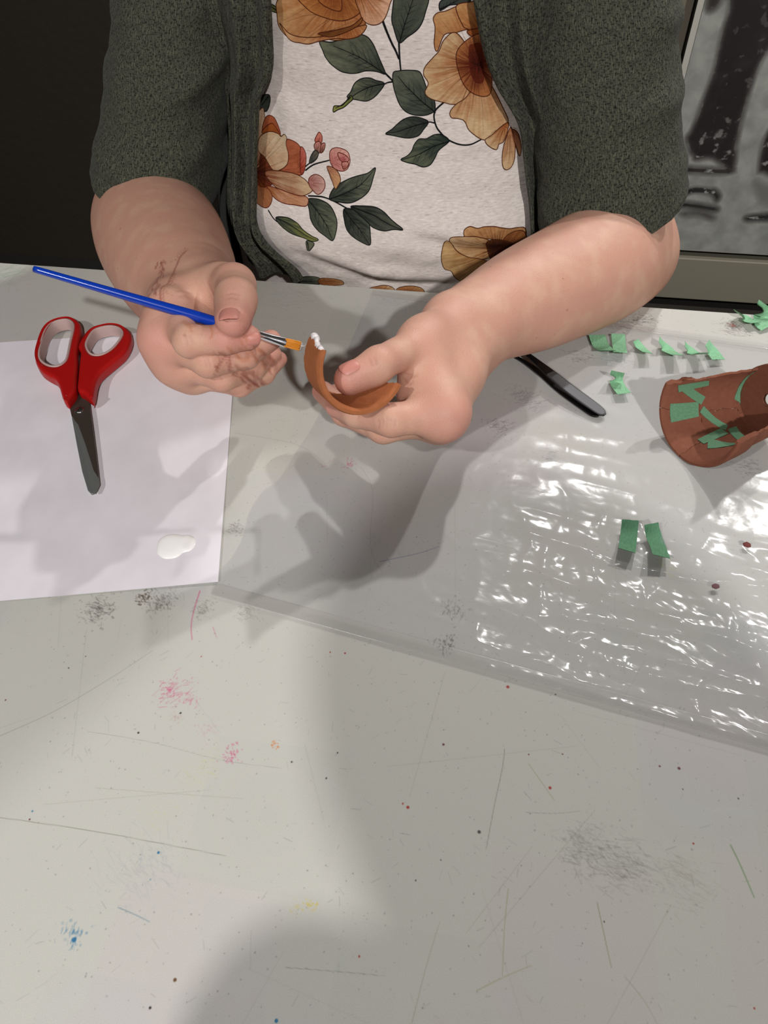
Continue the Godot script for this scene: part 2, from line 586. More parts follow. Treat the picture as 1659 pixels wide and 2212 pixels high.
# ------------------------------------------------------------------ the table
func build_table() -> void:
	var t := thing("table", Vector3(0.1, 0.0, 0.4), "long white work table, its top scratched and stained with paint", "table")
	var wide := 0.80
	var c := Cv.new(2048, 1664, Color(0.772, 0.768, 0.738))
	c.k = 2048.0 / wide
	c.lo = Vector2(-0.40, 0.0)
	var spot := func(p: Vector2, mm: float, col: Color, a: float):
		c.dot(c.px(p), mm * 0.00062 * c.k, col, a)
	# scattered specks, hairline scratches and faint clouds of old colour
	for k in 90:
		var tint: Color = [Color(0.72, 0.73, 0.76), Color(0.76, 0.76, 0.70), Color(0.70, 0.71, 0.68), Color(0.78, 0.73, 0.74)][k % 4]
		c.dot(Vector2(rng.randf() * 2048, rng.randf() * 1664), rng.randf_range(40, 130), tint, rng.randf_range(0.1, 0.35), 1.8)
	for k in 9000:
		var p := Vector2(rng.randf() * 2048, rng.randf() * 1664)
		c.dot(p, rng.randf_range(0.3, 1.1), Color(0.45, 0.44, 0.42), rng.randf_range(0.1, 0.5))
	for k in 1500:
		var p := Vector2(rng.randf() * 2048, rng.randf() * 1664)
		var q := p + Vector2.from_angle(rng.randf() * TAU) * rng.randf_range(3, 16)
		c.line(PackedVector2Array([p, q]), 0.5, 0.5, Color(0.56, 0.56, 0.53), rng.randf_range(0.08, 0.34))
	for k in 120:
		var p := Vector2(rng.randf() * 2048, rng.randf() * 1664)
		var q := p + Vector2.from_angle(rng.randf() * TAU) * rng.randf_range(30, 260)
		c.line(PackedVector2Array([p, q]), 0.5, 0.5, Color(0.60, 0.59, 0.54), rng.randf_range(0.06, 0.22))
	# the marks one can point at
	var line := func(p: PackedVector2Array, mm: float, col: Color, a: float):
		var q := PackedVector2Array()
		for s in curve2(p, 4, false):
			q.append(c.px(s))
		c.line(q, mm * 0.0005 * c.k, mm * 0.0004 * c.k, col, a * 0.7)
	var scrub := func(at: Vector2, size: float, turn: float, col: Color, a: float, strokes: int):
		for s in strokes:
			var o := at + Vector2(rng.randfn(0, 0.4), rng.randfn(0, 0.4)) * size
			var d := Vector2.from_angle(turn + rng.randfn(0, 0.35)) * size * rng.randf_range(0.2, 0.7)
			c.line(PackedVector2Array([c.px(o - d * 0.35), c.px(o + d * 0.35)]), 0.8, 0.6, col, a * rng.randf_range(0.12, 0.6))
			c.dot(c.px(at + Vector2(rng.randfn(0, 0.5), rng.randfn(0, 0.5)) * size), rng.randf_range(0.6, 2.0), col, a * rng.randf_range(0.2, 0.8))
	var pink := Color(0.80, 0.35, 0.50)
	var blue := Color(0.10, 0.38, 0.58)
	var red := Color(0.62, 0.16, 0.13)
	line.call(PackedVector2Array([Vector2(-0.0441, 0.3536), Vector2(-0.0432, 0.3671), Vector2(-0.0413, 0.3787), Vector2(-0.0372, 0.3889)]), 0.9, pink, 0.35)
	line.call(PackedVector2Array([Vector2(-0.0277, 0.3784), Vector2(-0.0232, 0.3852)]), 0.6, pink, 0.3)
	scrub.call(Vector2(-0.0341, 0.4221), 0.012, -0.7, pink, 0.35, 40)
	scrub.call(Vector2(-0.0396, 0.4220), 0.006, -1.2, pink, 0.5, 24)
	scrub.call(Vector2(-0.0253, 0.4262), 0.007, -1.2, pink, 0.3, 18)
	scrub.call(Vector2(0.0066, 0.4534), 0.006, 0.8, Color(0.80, 0.25, 0.45), 0.45, 24)
	scrub.call(Vector2(-0.0101, 0.4415), 0.007, 0.8, pink, 0.14, 14)
	scrub.call(Vector2(-0.0299, 0.4376), 0.004, 0.8, red, 0.1, 14)
	scrub.call(Vector2(0.0275, 0.2292), 0.006, -1.2, Color(0.78, 0.30, 0.38), 0.4, 22)
	scrub.call(Vector2(0.0111, 0.2329), 0.009, -0.6, Color(0.75, 0.45, 0.42), 0.25, 16)
	for s in [[Vector2(-0.0143, 0.5065), 1], [Vector2(-0.0389, 0.5482), 1.6], [Vector2(-0.0849, 0.4971), 0.7], [Vector2(0.0597, 0.5637), 1.2], [Vector2(-0.0137, 0.5187), 0.4], [Vector2(0.0845, 0.2914), 0.5]]:
		spot.call(s[0], s[1], blue, 0.8)
	scrub.call(Vector2(-0.0401, 0.5465), 0.006, 1.3, blue, 0.35, 26)
	scrub.call(Vector2(-0.0229, 0.5160), 0.024, 0.6, Color(0.55, 0.60, 0.72), 0.10, 60)
	scrub.call(Vector2(-0.0134, 0.5103), 0.010, 0.6, Color(0.5, 0.58, 0.72), 0.12, 30)
	line.call(PackedVector2Array([Vector2(-0.0243, 0.5325), Vector2(-0.0157, 0.5341), Vector2(-0.0071, 0.5361)]), 0.5, Color(0.25, 0.42, 0.5), 0.4)
	line.call(PackedVector2Array([Vector2(0.0636, 0.3150), Vector2(0.0749, 0.3103), Vector2(0.0877, 0.3047), Vector2(0.1004, 0.2971)]), 0.6, Color(0.35, 0.42, 0.62), 0.45)
	scrub.call(Vector2(0.0542, 0.2957), 0.007, 0.3, Color(0.5, 0.55, 0.7), 0.16, 20)
	scrub.call(Vector2(0.0578, 0.5198), 0.004, 0.2, Color(0.85, 0.75, 0.15), 0.2, 10)
	scrub.call(Vector2(0.0647, 0.5182), 0.004, 0.2, Color(0.85, 0.72, 0.12), 0.5, 10)
	scrub.call(Vector2(-0.0053, 0.4641), 0.014, 0.4, Color(0.80, 0.80, 0.45), 0.14, 50)
	scrub.call(Vector2(-0.0206, 0.4910), 0.012, 0.4, Color(0.80, 0.80, 0.50), 0.12, 36)
	scrub.call(Vector2(0.2440, 0.2938), 0.012, 0.4, Color(0.80, 0.79, 0.40), 0.16, 36)
	scrub.call(Vector2(0.0283, 0.4445), 0.003, 0.2, Color(0.85, 0.4, 0.15), 0.6, 8)
	for s in [[Vector2(0.0999, 0.4654), 0.7, 0], [Vector2(0.1027, 0.4668), 1.2, 0], [Vector2(0.1490, 0.3924), 1.4, 0], [Vector2(0.1729, 0.4463), 1.2, 0], [Vector2(0.2384, 0.4262), 1.2, 1], [Vector2(0.2287, 0.4265), 0.8, 1], [Vector2(0.1169, 0.4313), 1, 1], [Vector2(0.2414, 0.4633), 0.8, 0], [Vector2(0.0902, 0.5349), 0.7, 0], [Vector2(0.2591, 0.5281), 0.6, 0], [Vector2(0.0544, 0.3844), 0.9, 0], [Vector2(0.0457, 0.3850), 0.7, 0], [Vector2(0.1617, 0.4302), 0.6, 1], [Vector2(0.1792, 0.4274), 0.6, 1], [Vector2(-0.1289, 0.4416), 0.7, 1], [Vector2(-0.0843, 0.5011), 0.7, 1], [Vector2(-0.0283, 0.3987), 0.6, 0]]:
		spot.call(s[0], s[1], red if s[2] == 0 else Color(0.36, 0.16, 0.17), 0.85)
	spot.call(Vector2(0.0119, 0.5561), 1.2, Color(0.38, 0.26, 0.16), 0.9)
	spot.call(Vector2(0.1389, 0.4734), 1.3, Color(0.2, 0.19, 0.18), 0.8)
	for s in [[Vector2(0.0392, 0.4526), 0.7], [Vector2(0.0620, 0.4441), 0.6], [Vector2(0.0590, 0.4584), 0.7], [Vector2(0.0048, 0.5676), 0.9], [Vector2(-0.1024, 0.4172), 0.6], [Vector2(-0.0958, 0.4085), 0.5], [Vector2(-0.1037, 0.3717), 0.5], [Vector2(-0.0283, 0.4346), 0.8], [Vector2(-0.0472, 0.4491), 0.9], [Vector2(0.1754, 0.3932), 0.6], [Vector2(0.1217, 0.4892), 0.5], [Vector2(0.1110, 0.5000), 0.5], [Vector2(0.2660, 0.4377), 0.6], [Vector2(0.1978, 0.5043), 0.5], [Vector2(0.2392, 0.4370), 0.5]]:
		spot.call(s[0], s[1], Color(0.13, 0.12, 0.12), 0.85)
	scrub.call(Vector2(-0.1010, 0.3765), 0.012, 0.3, Color(0.32, 0.30, 0.28), 0.35, 90)
	scrub.call(Vector2(-0.0773, 0.3640), 0.006, 0.8, Color(0.28, 0.22, 0.17), 0.6, 40)
	scrub.call(Vector2(-0.0645, 0.3661), 0.010, 0.8, Color(0.36, 0.33, 0.30), 0.3, 70)
	scrub.call(Vector2(-0.0375, 0.3663), 0.008, 0.2, Color(0.38, 0.36, 0.33), 0.25, 50)
	scrub.call(Vector2(-0.0111, 0.3659), 0.008, 0.2, Color(0.42, 0.40, 0.37), 0.2, 40)
	scrub.call(Vector2(-0.0363, 0.3011), 0.007, 0.3, Color(0.4, 0.4, 0.38), 0.3, 40)
	scrub.call(Vector2(0.1890, 0.4740), 0.013, 0.35, Color(0.5, 0.49, 0.47), 0.22, 150)
	scrub.call(Vector2(0.2084, 0.4785), 0.016, 0.35, Color(0.5, 0.49, 0.47), 0.2, 150)
	scrub.call(Vector2(0.2337, 0.4798), 0.018, 0.4, Color(0.55, 0.53, 0.49), 0.12, 100)
	scrub.call(Vector2(0.1125, 0.3709), 0.008, 1.4, Color(0.25, 0.25, 0.25), 0.4, 40)
	scrub.call(Vector2(0.1128, 0.3463), 0.009, 1.5, Color(0.35, 0.33, 0.33), 0.35, 40)
	scrub.call(Vector2(0.2469, 0.0195), 0.016, 0.2, Color(0.30, 0.28, 0.28), 0.4, 70)
	scrub.call(Vector2(0.2325, 0.0312), 0.014, 0.1, Color(0.35, 0.33, 0.35), 0.4, 60)
	scrub.call(Vector2(0.3240, 0.0222), 0.014, 0.2, Color(0.35, 0.30, 0.30), 0.4, 80)
	scrub.call(Vector2(0.3233, 0.0189), 0.004, 0.2, Color(0.55, 0.16, 0.12), 0.6, 20)
	scrub.call(Vector2(0.2242, 0.0810), 0.014, 0.1, Color(0.5, 0.53, 0.62), 0.35, 50)
	scrub.call(Vector2(0.1925, 0.0801), 0.014, 0.05, Color(0.30, 0.26, 0.30), 0.4, 30)
	scrub.call(Vector2(0.1451, 0.1346), 0.014, 2.4, Color(0.45, 0.42, 0.46), 0.3, 60)
	scrub.call(Vector2(0.1562, 0.1444), 0.016, 2.6, Color(0.45, 0.42, 0.46), 0.26, 60)
	scrub.call(Vector2(0.1328, 0.1747), 0.014, 2.7, Color(0.35, 0.30, 0.35), 0.35, 50)
	scrub.call(Vector2(0.1710, 0.2023), 0.014, 0.2, Color(0.45, 0.45, 0.45), 0.25, 50)
	scrub.call(Vector2(0.3099, 0.1951), 0.012, 0.2, Color(0.3, 0.3, 0.33), 0.3, 40)
	scrub.call(Vector2(-0.3546, 0.0172), 0.030, -0.6, Color(0.45, 0.62, 0.48), 0.35, 120)
	scrub.call(Vector2(-0.3273, 0.0138), 0.020, -0.2, Color(0.75, 0.68, 0.6), 0.3, 60)
	scrub.call(Vector2(0.0363, 0.0168), 0.03, 0.1, Color(0.5, 0.5, 0.49), 0.2, 60)
	scrub.call(Vector2(-0.0621, 0.0214), 0.03, 0.1, Color(0.5, 0.5, 0.49), 0.2, 60)
	line.call(PackedVector2Array([Vector2(-0.0997, 0.5025), Vector2(-0.0505, 0.5017), Vector2(-0.0020, 0.5025), Vector2(0.0193, 0.5031)]), 0.35, Color(0.42, 0.42, 0.36), 0.6)
	line.call(PackedVector2Array([Vector2(-0.1214, 0.4620), Vector2(-0.0979, 0.4435), Vector2(-0.0734, 0.4175), Vector2(-0.0580, 0.3989)]), 0.35, Color(0.42, 0.42, 0.38), 0.5)
	line.call(PackedVector2Array([Vector2(-0.0748, 0.4524), Vector2(-0.0374, 0.4532), Vector2(0.0000, 0.4570), Vector2(0.0352, 0.4567)]), 0.3, Color(0.45, 0.45, 0.42), 0.4)
	line.call(PackedVector2Array([Vector2(0.1491, 0.4290), Vector2(0.1484, 0.4398), Vector2(0.1455, 0.4594), Vector2(0.1428, 0.4811)]), 0.4, Color(0.42, 0.42, 0.36), 0.6)
	line.call(PackedVector2Array([Vector2(0.1618, 0.4352), Vector2(0.1687, 0.4441), Vector2(0.1753, 0.4526)]), 0.5, Color(0.62, 0.62, 0.46), 0.6)
	line.call(PackedVector2Array([Vector2(0.1610, 0.4605), Vector2(0.1757, 0.4588), Vector2(0.1882, 0.4557)]), 0.3, Color(0.42, 0.42, 0.38), 0.5)
	line.call(PackedVector2Array([Vector2(0.1542, 0.4971), Vector2(0.1533, 0.5129), Vector2(0.1533, 0.5329)]), 0.6, Color(0.66, 0.65, 0.52), 0.6)
	line.call(PackedVector2Array([Vector2(0.1949, 0.4968), Vector2(0.1976, 0.5098), Vector2(0.2003, 0.5225)]), 0.5, Color(0.55, 0.55, 0.40), 0.6)
	line.call(PackedVector2Array([Vector2(0.2589, 0.4613), Vector2(0.2622, 0.4703), Vector2(0.2663, 0.4839)]), 0.9, Color(0.50, 0.60, 0.45), 0.5)
	line.call(PackedVector2Array([Vector2(0.1427, 0.5398), Vector2(0.1543, 0.5328), Vector2(0.1661, 0.5265)]), 0.5, Color(0.62, 0.62, 0.45), 0.5)
	line.call(PackedVector2Array([Vector2(0.1166, 0.5556), Vector2(0.1200, 0.5346), Vector2(0.1241, 0.5155)]), 0.5, Color(0.6, 0.6, 0.5), 0.4)
	line.call(PackedVector2Array([Vector2(0.2059, 0.5248), Vector2(0.2132, 0.5322), Vector2(0.2183, 0.5401)]), 0.4, Color(0.58, 0.57, 0.45), 0.5)
	line.call(PackedVector2Array([Vector2(0.0586, 0.5441), Vector2(0.0800, 0.5422), Vector2(0.1024, 0.5405)]), 0.3, Color(0.4, 0.4, 0.36), 0.5)
	line.call(PackedVector2Array([Vector2(-0.0655, 0.2093), Vector2(-0.0154, 0.2154), Vector2(0.0092, 0.2317)]), 0.3, Color(0.45, 0.45, 0.4), 0.5)
	line.call(PackedVector2Array([Vector2(0.0366, 0.2327), Vector2(0.0487, 0.2541), Vector2(0.0555, 0.3034), Vector2(0.0663, 0.3229)]), 0.3, Color(0.5, 0.5, 0.47), 0.5)
	var tm := mat(Color.WHITE, 0.55, 0.0, 0.35)
	tm.albedo_texture = c.texture()
	tm.detail_enabled = true
	tm.detail_blend_mode = BaseMaterial3D.BLEND_MODE_MUL
	tm.detail_uv_layer = BaseMaterial3D.DETAIL_UV_2
	tm.detail_albedo = noise_tex(0.22, 1024, Color(0.90, 0.90, 0.89), Color(1, 1, 1), 21, 3)
	tm.uv2_scale = Vector3(7, 5.6, 1)
	var lo := Vector3(-1.0, 0.72, 0.0)
	var hi := Vector3(1.1, TOP, 0.78)
	var slab := MB.new()
	box(slab, lo, Vector3(hi.x, TOP - 0.0008, hi.z), 0.001)
	obj("core", slab, mat(Color(0.86, 0.85, 0.80), 0.5), t)
	var top := MB.new()
	var p := PackedVector3Array()
	var uvs := PackedVector2Array()
	for z in [lo.z, hi.z]:
		for x in [lo.x, hi.x]:
			p.append(Vector3(x, TOP, z))
			uvs.append(Vector2((x - c.lo.x) / wide, (z - c.lo.y) * c.k / 1664.0))
	top.grid(p, 2, 2, false, false, uvs)
	obj("laminate_top", top, tm, t)
	for s in [[-0.9, 0.08], [1.0, 0.08], [-0.9, 0.70], [1.0, 0.70]]:
		var leg := MB.new()
		tube(leg, PackedVector3Array([Vector3(s[0], 0.0, s[1]), Vector3(s[0], 0.02, s[1]), Vector3(s[0], 0.72, s[1])]), PackedFloat32Array([0.02, 0.024, 0.024]), 16, Vector3.RIGHT)
		obj("leg", leg, mat(Color(0.55, 0.55, 0.55), 0.35, 0.8), t)



# ------------------------------------------------------------------ sheet of paper, glue, plastic bag
func build_paper() -> void:
	var a := Vector2(-0.0343, 0.3464)
	var b := Vector2(-0.1012, 0.0794)
	var up := (b - a).normalized()
	var left := Vector2(up.y, -up.x) if Vector2(up.y, -up.x).x < 0 else -Vector2(up.y, -up.x)
	var mb := MB.new()
	for side in 2:
		var p := PackedVector3Array()
		for j in 25:
			for i in 21:
				var q := a + up * 0.2794 * j / 24.0 + left * 0.2159 * i / 20.0
				var h := 0.0006 + 0.0012 * pow(1.0 - i / 20.0, 3.0) * (0.5 + 0.5 * sin(j * 0.35 + 1.0)) + 0.0004 * sin(i * 0.6) * sin(j * 0.5)
				p.append(Vector3(q.x, TOP + maxf(h, 0.0003) - 0.00015 * side, q.y))
		mb.grid(p, 21, 25, false, side == 1)
	var m := mat(Color(0.905, 0.885, 0.905), 0.85)
	m.albedo_texture = noise_tex(0.02, 256, Color(0.95, 0.95, 0.95), Color(1, 1, 1), 4)
	tag(obj("paper_sheet", mb, m), "plain white sheet of paper lying under the scissors", "paper")


func build_bag() -> void:
	# one crumpled clear sheet: flat where it lies under the hands, full of small folds at the right
	var left := curve2(PackedVector2Array([Vector2(0.0068, 0.0043), Vector2(0.0055, 0.0244), Vector2(0.0040, 0.0489), Vector2(0.0021, 0.0771), Vector2(-0.0030, 0.1485), Vector2(-0.0072, 0.1957), Vector2(-0.0130, 0.2225), Vector2(-0.0185, 0.2520), Vector2(-0.0278, 0.2678), Vector2(-0.0310, 0.2883), Vector2(-0.0293, 0.3075), Vector2(-0.0316, 0.3263), Vector2(-0.0371, 0.3395), Vector2(-0.0359, 0.3567)]), 5, false)
	var along := (Vector2(0.2849, 0.4103) - Vector2(-0.0359, 0.3567)).normalized()
	var along_far := (Vector2(0.3469, 0.0518) - Vector2(0.2127, 0.0358)).normalized()
	var long := 0.50
	var nv := left.size() * 2
	var nu := 330
	var fold := FastNoiseLite.new()
	fold.seed = 17
	fold.noise_type = FastNoiseLite.TYPE_SIMPLEX_SMOOTH
	fold.frequency = 1.0
	fold.fractal_type = FastNoiseLite.FRACTAL_RIDGED
	fold.fractal_octaves = 2
	var soft := FastNoiseLite.new()
	soft.seed = 4
	soft.frequency = 1.0
	soft.fractal_octaves = 2
	var cells := FastNoiseLite.new()
	cells.seed = 23
	cells.noise_type = FastNoiseLite.TYPE_CELLULAR
	cells.frequency = 1.0
	cells.cellular_return_type = FastNoiseLite.RETURN_DISTANCE
	var side := Vector2(-along.y, along.x)
	var mb := MB.new()
	var p := PackedVector3Array()
	var edge_far := PackedVector3Array()
	var edge_near := PackedVector3Array()
	var rough_at := Vector2(0.2298, 0.3328)
	var rough_2 := Vector2(0.1688, 0.2874)
	nv = 250
	for j in nv:
		var v := j / float(nv - 1)
		var f := v * (left.size() - 1)
		var k := mini(int(f), left.size() - 2)
		var l := left[k].lerp(left[k + 1], f - k)
		var d := along_far.lerp(along, v).normalized()
		for i in nu:
			var u := i / float(nu - 1)
			var q := l + d * long * u
			var a := (q - rough_at).dot(along)
			var b := (q - rough_at).dot(side)
			# how crumpled it is here
			var m := smoothstep(-0.145, -0.02, a) * smoothstep(-0.11, -0.02, b) * smoothstep(0.0, 0.03, 1.0 - v + 0.01)
			m = maxf(m, 0.25 * exp(-pow((q - rough_2).length() / 0.06, 2.0)))
			m = maxf(m, 0.18 * smoothstep(-0.2, -0.1, a))
			var h := 0.0
			h += 0.0034 * m * pow(clampf(fold.get_noise_2d(a * 5.0, b * 22.0) * 0.5 + 0.5, 0.0, 1.0), 3.0)
			h += 0.0022 * m * pow(clampf(fold.get_noise_2d(a * 17.0 + 40.0, b * 9.0 - 7.0) * 0.5 + 0.5, 0.0, 1.0), 5.0)
			h += 0.0020 * m * (cells.get_noise_2d(a * 22.0 + 3.0 * soft.get_noise_2d(a * 9.0, b * 9.0), b * 40.0) * 0.5 + 0.5)
			h += 0.0012 * m * (soft.get_noise_2d(a * 14.0, b * 24.0) * 0.5 + 0.5)
			h += 0.0002 * m * soft.get_noise_2d(a * 110.0, b * 150.0)
			h += 0.00010 * soft.get_noise_2d(q.x * 40.0, q.y * 40.0)
			# a raised roll close to the left edge, flat hems along both seams
			h += 0.0012 * exp(-pow((u - 0.035) / 0.015, 2.0)) * smoothstep(0.35, 0.6, v) * smoothstep(1.0, 0.9, v)
			var t := Vector3(q.x, TOP + 0.0012 + maxf(h, -0.0006), q.y)
			p.append(t)
			if j == 0: edge_far.append(t)
			if j == nv - 1: edge_near.append(t)
	mb.grid(p, nu, nv)
	var m := mat(Color(0.70, 0.70, 0.74, 0.12), 0.15, 0.0, 0.27)
	m.transparency = BaseMaterial3D.TRANSPARENCY_ALPHA
	m.uv1_scale = Vector3(4, 4, 1)
	m.heightmap_enabled = true
	m.heightmap_scale = 0.004
	m.heightmap_texture = noise_tex(0.02, 512, Color.BLACK, Color.WHITE, 12, 3)
	var t := thing("plastic_bag", Vector3(p[nu * nv / 2].x, TOP, p[nu * nv / 2].z), "large clear crumpled plastic bag spread flat under the pot and tweezers", "plastic bag")
	obj("film", mb, m, t)
	# welded seams along the far and near edges
	for e in [[edge_far, 1.0], [edge_near, -1.0]]:
		var s := MB.new()
		var rows := PackedVector3Array()
		for o in [[0.0, 0.0012], [0.0003, 0.0016], [0.0075, 0.0013], [0.0082, 0.0019], [0.009, 0.0013]]:
			for q: Vector3 in e[0]:
				rows.append(Vector3(q.x + side.x * o[0] * e[1], maxf(q.y - 0.0008, TOP + 0.0004) + o[1], q.z + side.y * o[0] * e[1]))
		s.grid(rows, nu, 5, false, e[1] < 0)
		var sm := mat(Color(0.78, 0.77, 0.74, 0.16), 0.2, 0.0, 0.5)
		sm.transparency = BaseMaterial3D.TRANSPARENCY_ALPHA
		obj("seam", s, sm, t)


# ------------------------------------------------------------------ a body as one surface: tapered bones joined by a smooth minimum, meshed as surface nets
class Body:
	var f := PackedFloat32Array()      # ax ay az bx by bz 1/len2 ra rb-ra
	var grp := PackedInt32Array()
	var k_in := PackedFloat32Array()   # smoothness inside a group
	var cache := {}
	const BLOCK := 0.014

	func group(k: float) -> int:
		k_in.append(k)
		return k_in.size() - 1

	func bone(g: int, a: Vector3, b: Vector3, ra: float, rb: float) -> void:
		var d := b - a
		var l := d.length_squared()
		f.append_array(PackedFloat32Array([a.x, a.y, a.z, d.x, d.y, d.z, 1.0 / l if l > 1e-9 else 0.0, ra, rb - ra]))
		grp.append(g)

	# the same along a smooth curve through the points
	func limb(g: int, p: Array, r: Array, per := 5) -> void:
		var q := []
		var w := []
		for k in p.size() - 1:
			for s in per:
				var t := float(s) / per
				q.append(p[k].cubic_interpolate(p[k + 1], p[maxi(k - 1, 0)], p[mini(k + 2, p.size() - 1)], t))
				w.append(cubic_interpolate(r[k], r[k + 1], r[maxi(k - 1, 0)], r[mini(k + 2, p.size() - 1)], t))
		q.append(p[p.size() - 1])
		w.append(r[r.size() - 1])
		chain(g, q, w)

	func chain(g: int, p: Array, r: Array) -> void:
		for k in p.size() - 1:
			bone(g, p[k], p[k + 1], r[k], r[k + 1])

	func near(key: int, c: Vector3) -> PackedInt32Array:
		var o := PackedInt32Array()
		for n in grp.size():
			var j := n * 9
			var pa := c - Vector3(f[j], f[j + 1], f[j + 2])
			var ba := Vector3(f[j + 3], f[j + 4], f[j + 5])
			var h := clampf(pa.dot(ba) * f[j + 6], 0.0, 1.0)
			if (pa - ba * h).length() - f[j + 7] - f[j + 8] * h < 0.034:
				o.append(n)
		cache[key] = o
		return o

	# group 0 is arm and palm; the others are fingers, which only just touch one another
	func at(p: Vector3) -> float:
		var key := (int(floor(p.x / BLOCK)) + 4096) | ((int(floor(p.y / BLOCK)) + 4096) << 13) | ((int(floor(p.z / BLOCK)) + 4096) << 26)
		var l = cache.get(key)
		if l == null:
			l = near(key, (Vector3(floor(p.x / BLOCK), floor(p.y / BLOCK), floor(p.z / BLOCK)) + Vector3.ONE * 0.5) * BLOCK)
		var palm := 1.0
		var fing := 1.0
		var cur := -1
		var d := 1.0
		for n: int in l:
			var g := grp[n]
			if g != cur:
				if cur == 0:
					palm = d
				elif cur > 0:
					var e := maxf(0.0016 - absf(fing - d), 0.0)
					fing = minf(fing, d) - e * e / 0.0064
				cur = g
				d = 1.0
			var j := n * 9
			var pa := p - Vector3(f[j], f[j + 1], f[j + 2])
			var ba := Vector3(f[j + 3], f[j + 4], f[j + 5])
			var h := clampf(pa.dot(ba) * f[j + 6], 0.0, 1.0)
			var q := (pa - ba * h).length() - f[j + 7] - f[j + 8] * h
			var k := k_in[g]
			var e2 := maxf(k - absf(d - q), 0.0)
			d = minf(d, q) - e2 * e2 / (4.0 * k)
		if cur == 0:
			palm = d
		elif cur > 0:
			var e := maxf(0.0016 - absf(fing - d), 0.0)
			fing = minf(fing, d) - e * e / 0.0064
		var e3 := maxf(0.006 - absf(palm - fing), 0.0)
		return minf(palm, fing) - e3 * e3 / 0.024

	# follows the surface from cell to cell, starting where the ray from seed along dir leaves the body
	func nets(mb: MB, cell: float, seed_: Vector3, dir: Vector3, lo: Vector3, hi: Vector3) -> void:
		var vals := {}
		var ids := {}
		var p := seed_
		while at(p) < 0.0:
			p += dir * cell * 0.5
		var g := func(i: int, j: int, k: int) -> float:
			return 0.0
		var start := Vector3i(int(floor(p.x / cell)), int(floor(p.y / cell)), int(floor(p.z / cell)))
		var stack: Array[Vector3i] = []
		for a in [-1, 0, 1]:
			for b in [-1, 0, 1]:
				for c in [-1, 0, 1]:
					stack.append(start + Vector3i(a, b, c))
		var corner: Array[Vector3i] = [Vector3i(0, 0, 0), Vector3i(1, 0, 0), Vector3i(0, 1, 0), Vector3i(1, 1, 0), Vector3i(0, 0, 1), Vector3i(1, 0, 1), Vector3i(0, 1, 1), Vector3i(1, 1, 1)]
		var edges := [[0, 1], [2, 3], [4, 5], [6, 7], [0, 2], [1, 3], [4, 6], [5, 7], [0, 4], [1, 5], [2, 6], [3, 7]]
		var ilo := Vector3i((lo / cell).floor())
		var ihi := Vector3i((hi / cell).floor())
		var v := PackedFloat32Array()
		v.resize(8)
		var found: Array[Vector3i] = []
		while stack.size():
			var c: Vector3i = stack.pop_back()
			if ids.has(c):
				continue
			ids[c] = -1
			if c.x < ilo.x or c.y < ilo.y or c.z < ilo.z or c.x > ihi.x or c.y > ihi.y or c.z > ihi.z:
				continue
			var mask := 0
			for n in 8:
				var q: Vector3i = c + corner[n]
				var x = vals.get(q)
				if x == null:
					x = at(Vector3(q) * cell)
					vals[q] = x
				v[n] = x
				if x < 0.0:
					mask |= 1 << n
			if mask == 0 or mask == 255:
				continue
			var m := Vector3.ZERO
			var cnt := 0
			for e in edges:
				var a: float = v[e[0]]
				var b: float = v[e[1]]
				if (a < 0.0) != (b < 0.0):
					m += Vector3(corner[e[0]]).lerp(Vector3(corner[e[1]]), a / (a - b))
					cnt += 1
			ids[c] = mb.at((Vector3(c) + m / cnt) * cell)
			found.append(c)
			if (mask & 0x55) != 0 and (mask & 0x55) != 0x55: stack.append(c + Vector3i(-1, 0, 0))
			if (mask & 0xAA) != 0 and (mask & 0xAA) != 0xAA: stack.append(c + Vector3i(1, 0, 0))
			if (mask & 0x33) != 0 and (mask & 0x33) != 0x33: stack.append(c + Vector3i(0, -1, 0))
			if (mask & 0xCC) != 0 and (mask & 0xCC) != 0xCC: stack.append(c + Vector3i(0, 1, 0))
			if (mask & 0x0F) != 0 and (mask & 0x0F) != 0x0F: stack.append(c + Vector3i(0, 0, -1))
			if (mask & 0xF0) != 0 and (mask & 0xF0) != 0xF0: stack.append(c + Vector3i(0, 0, 1))
		var axes := [[Vector3i(1, 0, 0), Vector3i(0, 1, 0), Vector3i(0, 0, 1)], [Vector3i(0, 1, 0), Vector3i(0, 0, 1), Vector3i(1, 0, 0)], [Vector3i(0, 0, 1), Vector3i(1, 0, 0), Vector3i(0, 1, 0)]]
		for c in found:
			var inside: bool = vals[c] < 0.0
			for ax in axes:
				if (vals[c + ax[0]] < 0.0) == inside:
					continue
				var b: int = ids.get(c - ax[1], -1)
				var d: int = ids.get(c - ax[1] - ax[2], -1)
				var e: int = ids.get(c - ax[2], -1)
				if b < 0 or d < 0 or e < 0:
					continue
				if inside:
					mb.quad(ids[c], e, d, b)
				else:
					mb.quad(ids[c], b, d, e)


const SKIN := Color(0.580, 0.322, 0.232)      # linear, as vertex colours are
const ROWS := [[0.55, 0.185, -0.040, 0.15], [0.72, 0.185, -0.036, 0.15], [0.765, 0.180, -0.018, 0.15], [0.79, 0.172, -0.014, 0.14], [0.82, 0.166, -0.028, 0.13], [0.86, 0.162, -0.040, 0.125], [0.90, 0.162, -0.046, 0.125], [0.96, 0.168, -0.045, 0.13], [1.02, 0.176, -0.048, 0.14], [1.10, 0.182, -0.085, 0.12], [1.17, 0.165, -0.12, 0.09], [1.22, 0.09, -0.14, 0.06], [1.27, 0.058, -0.13, 0.055]]
const MID := 0.010


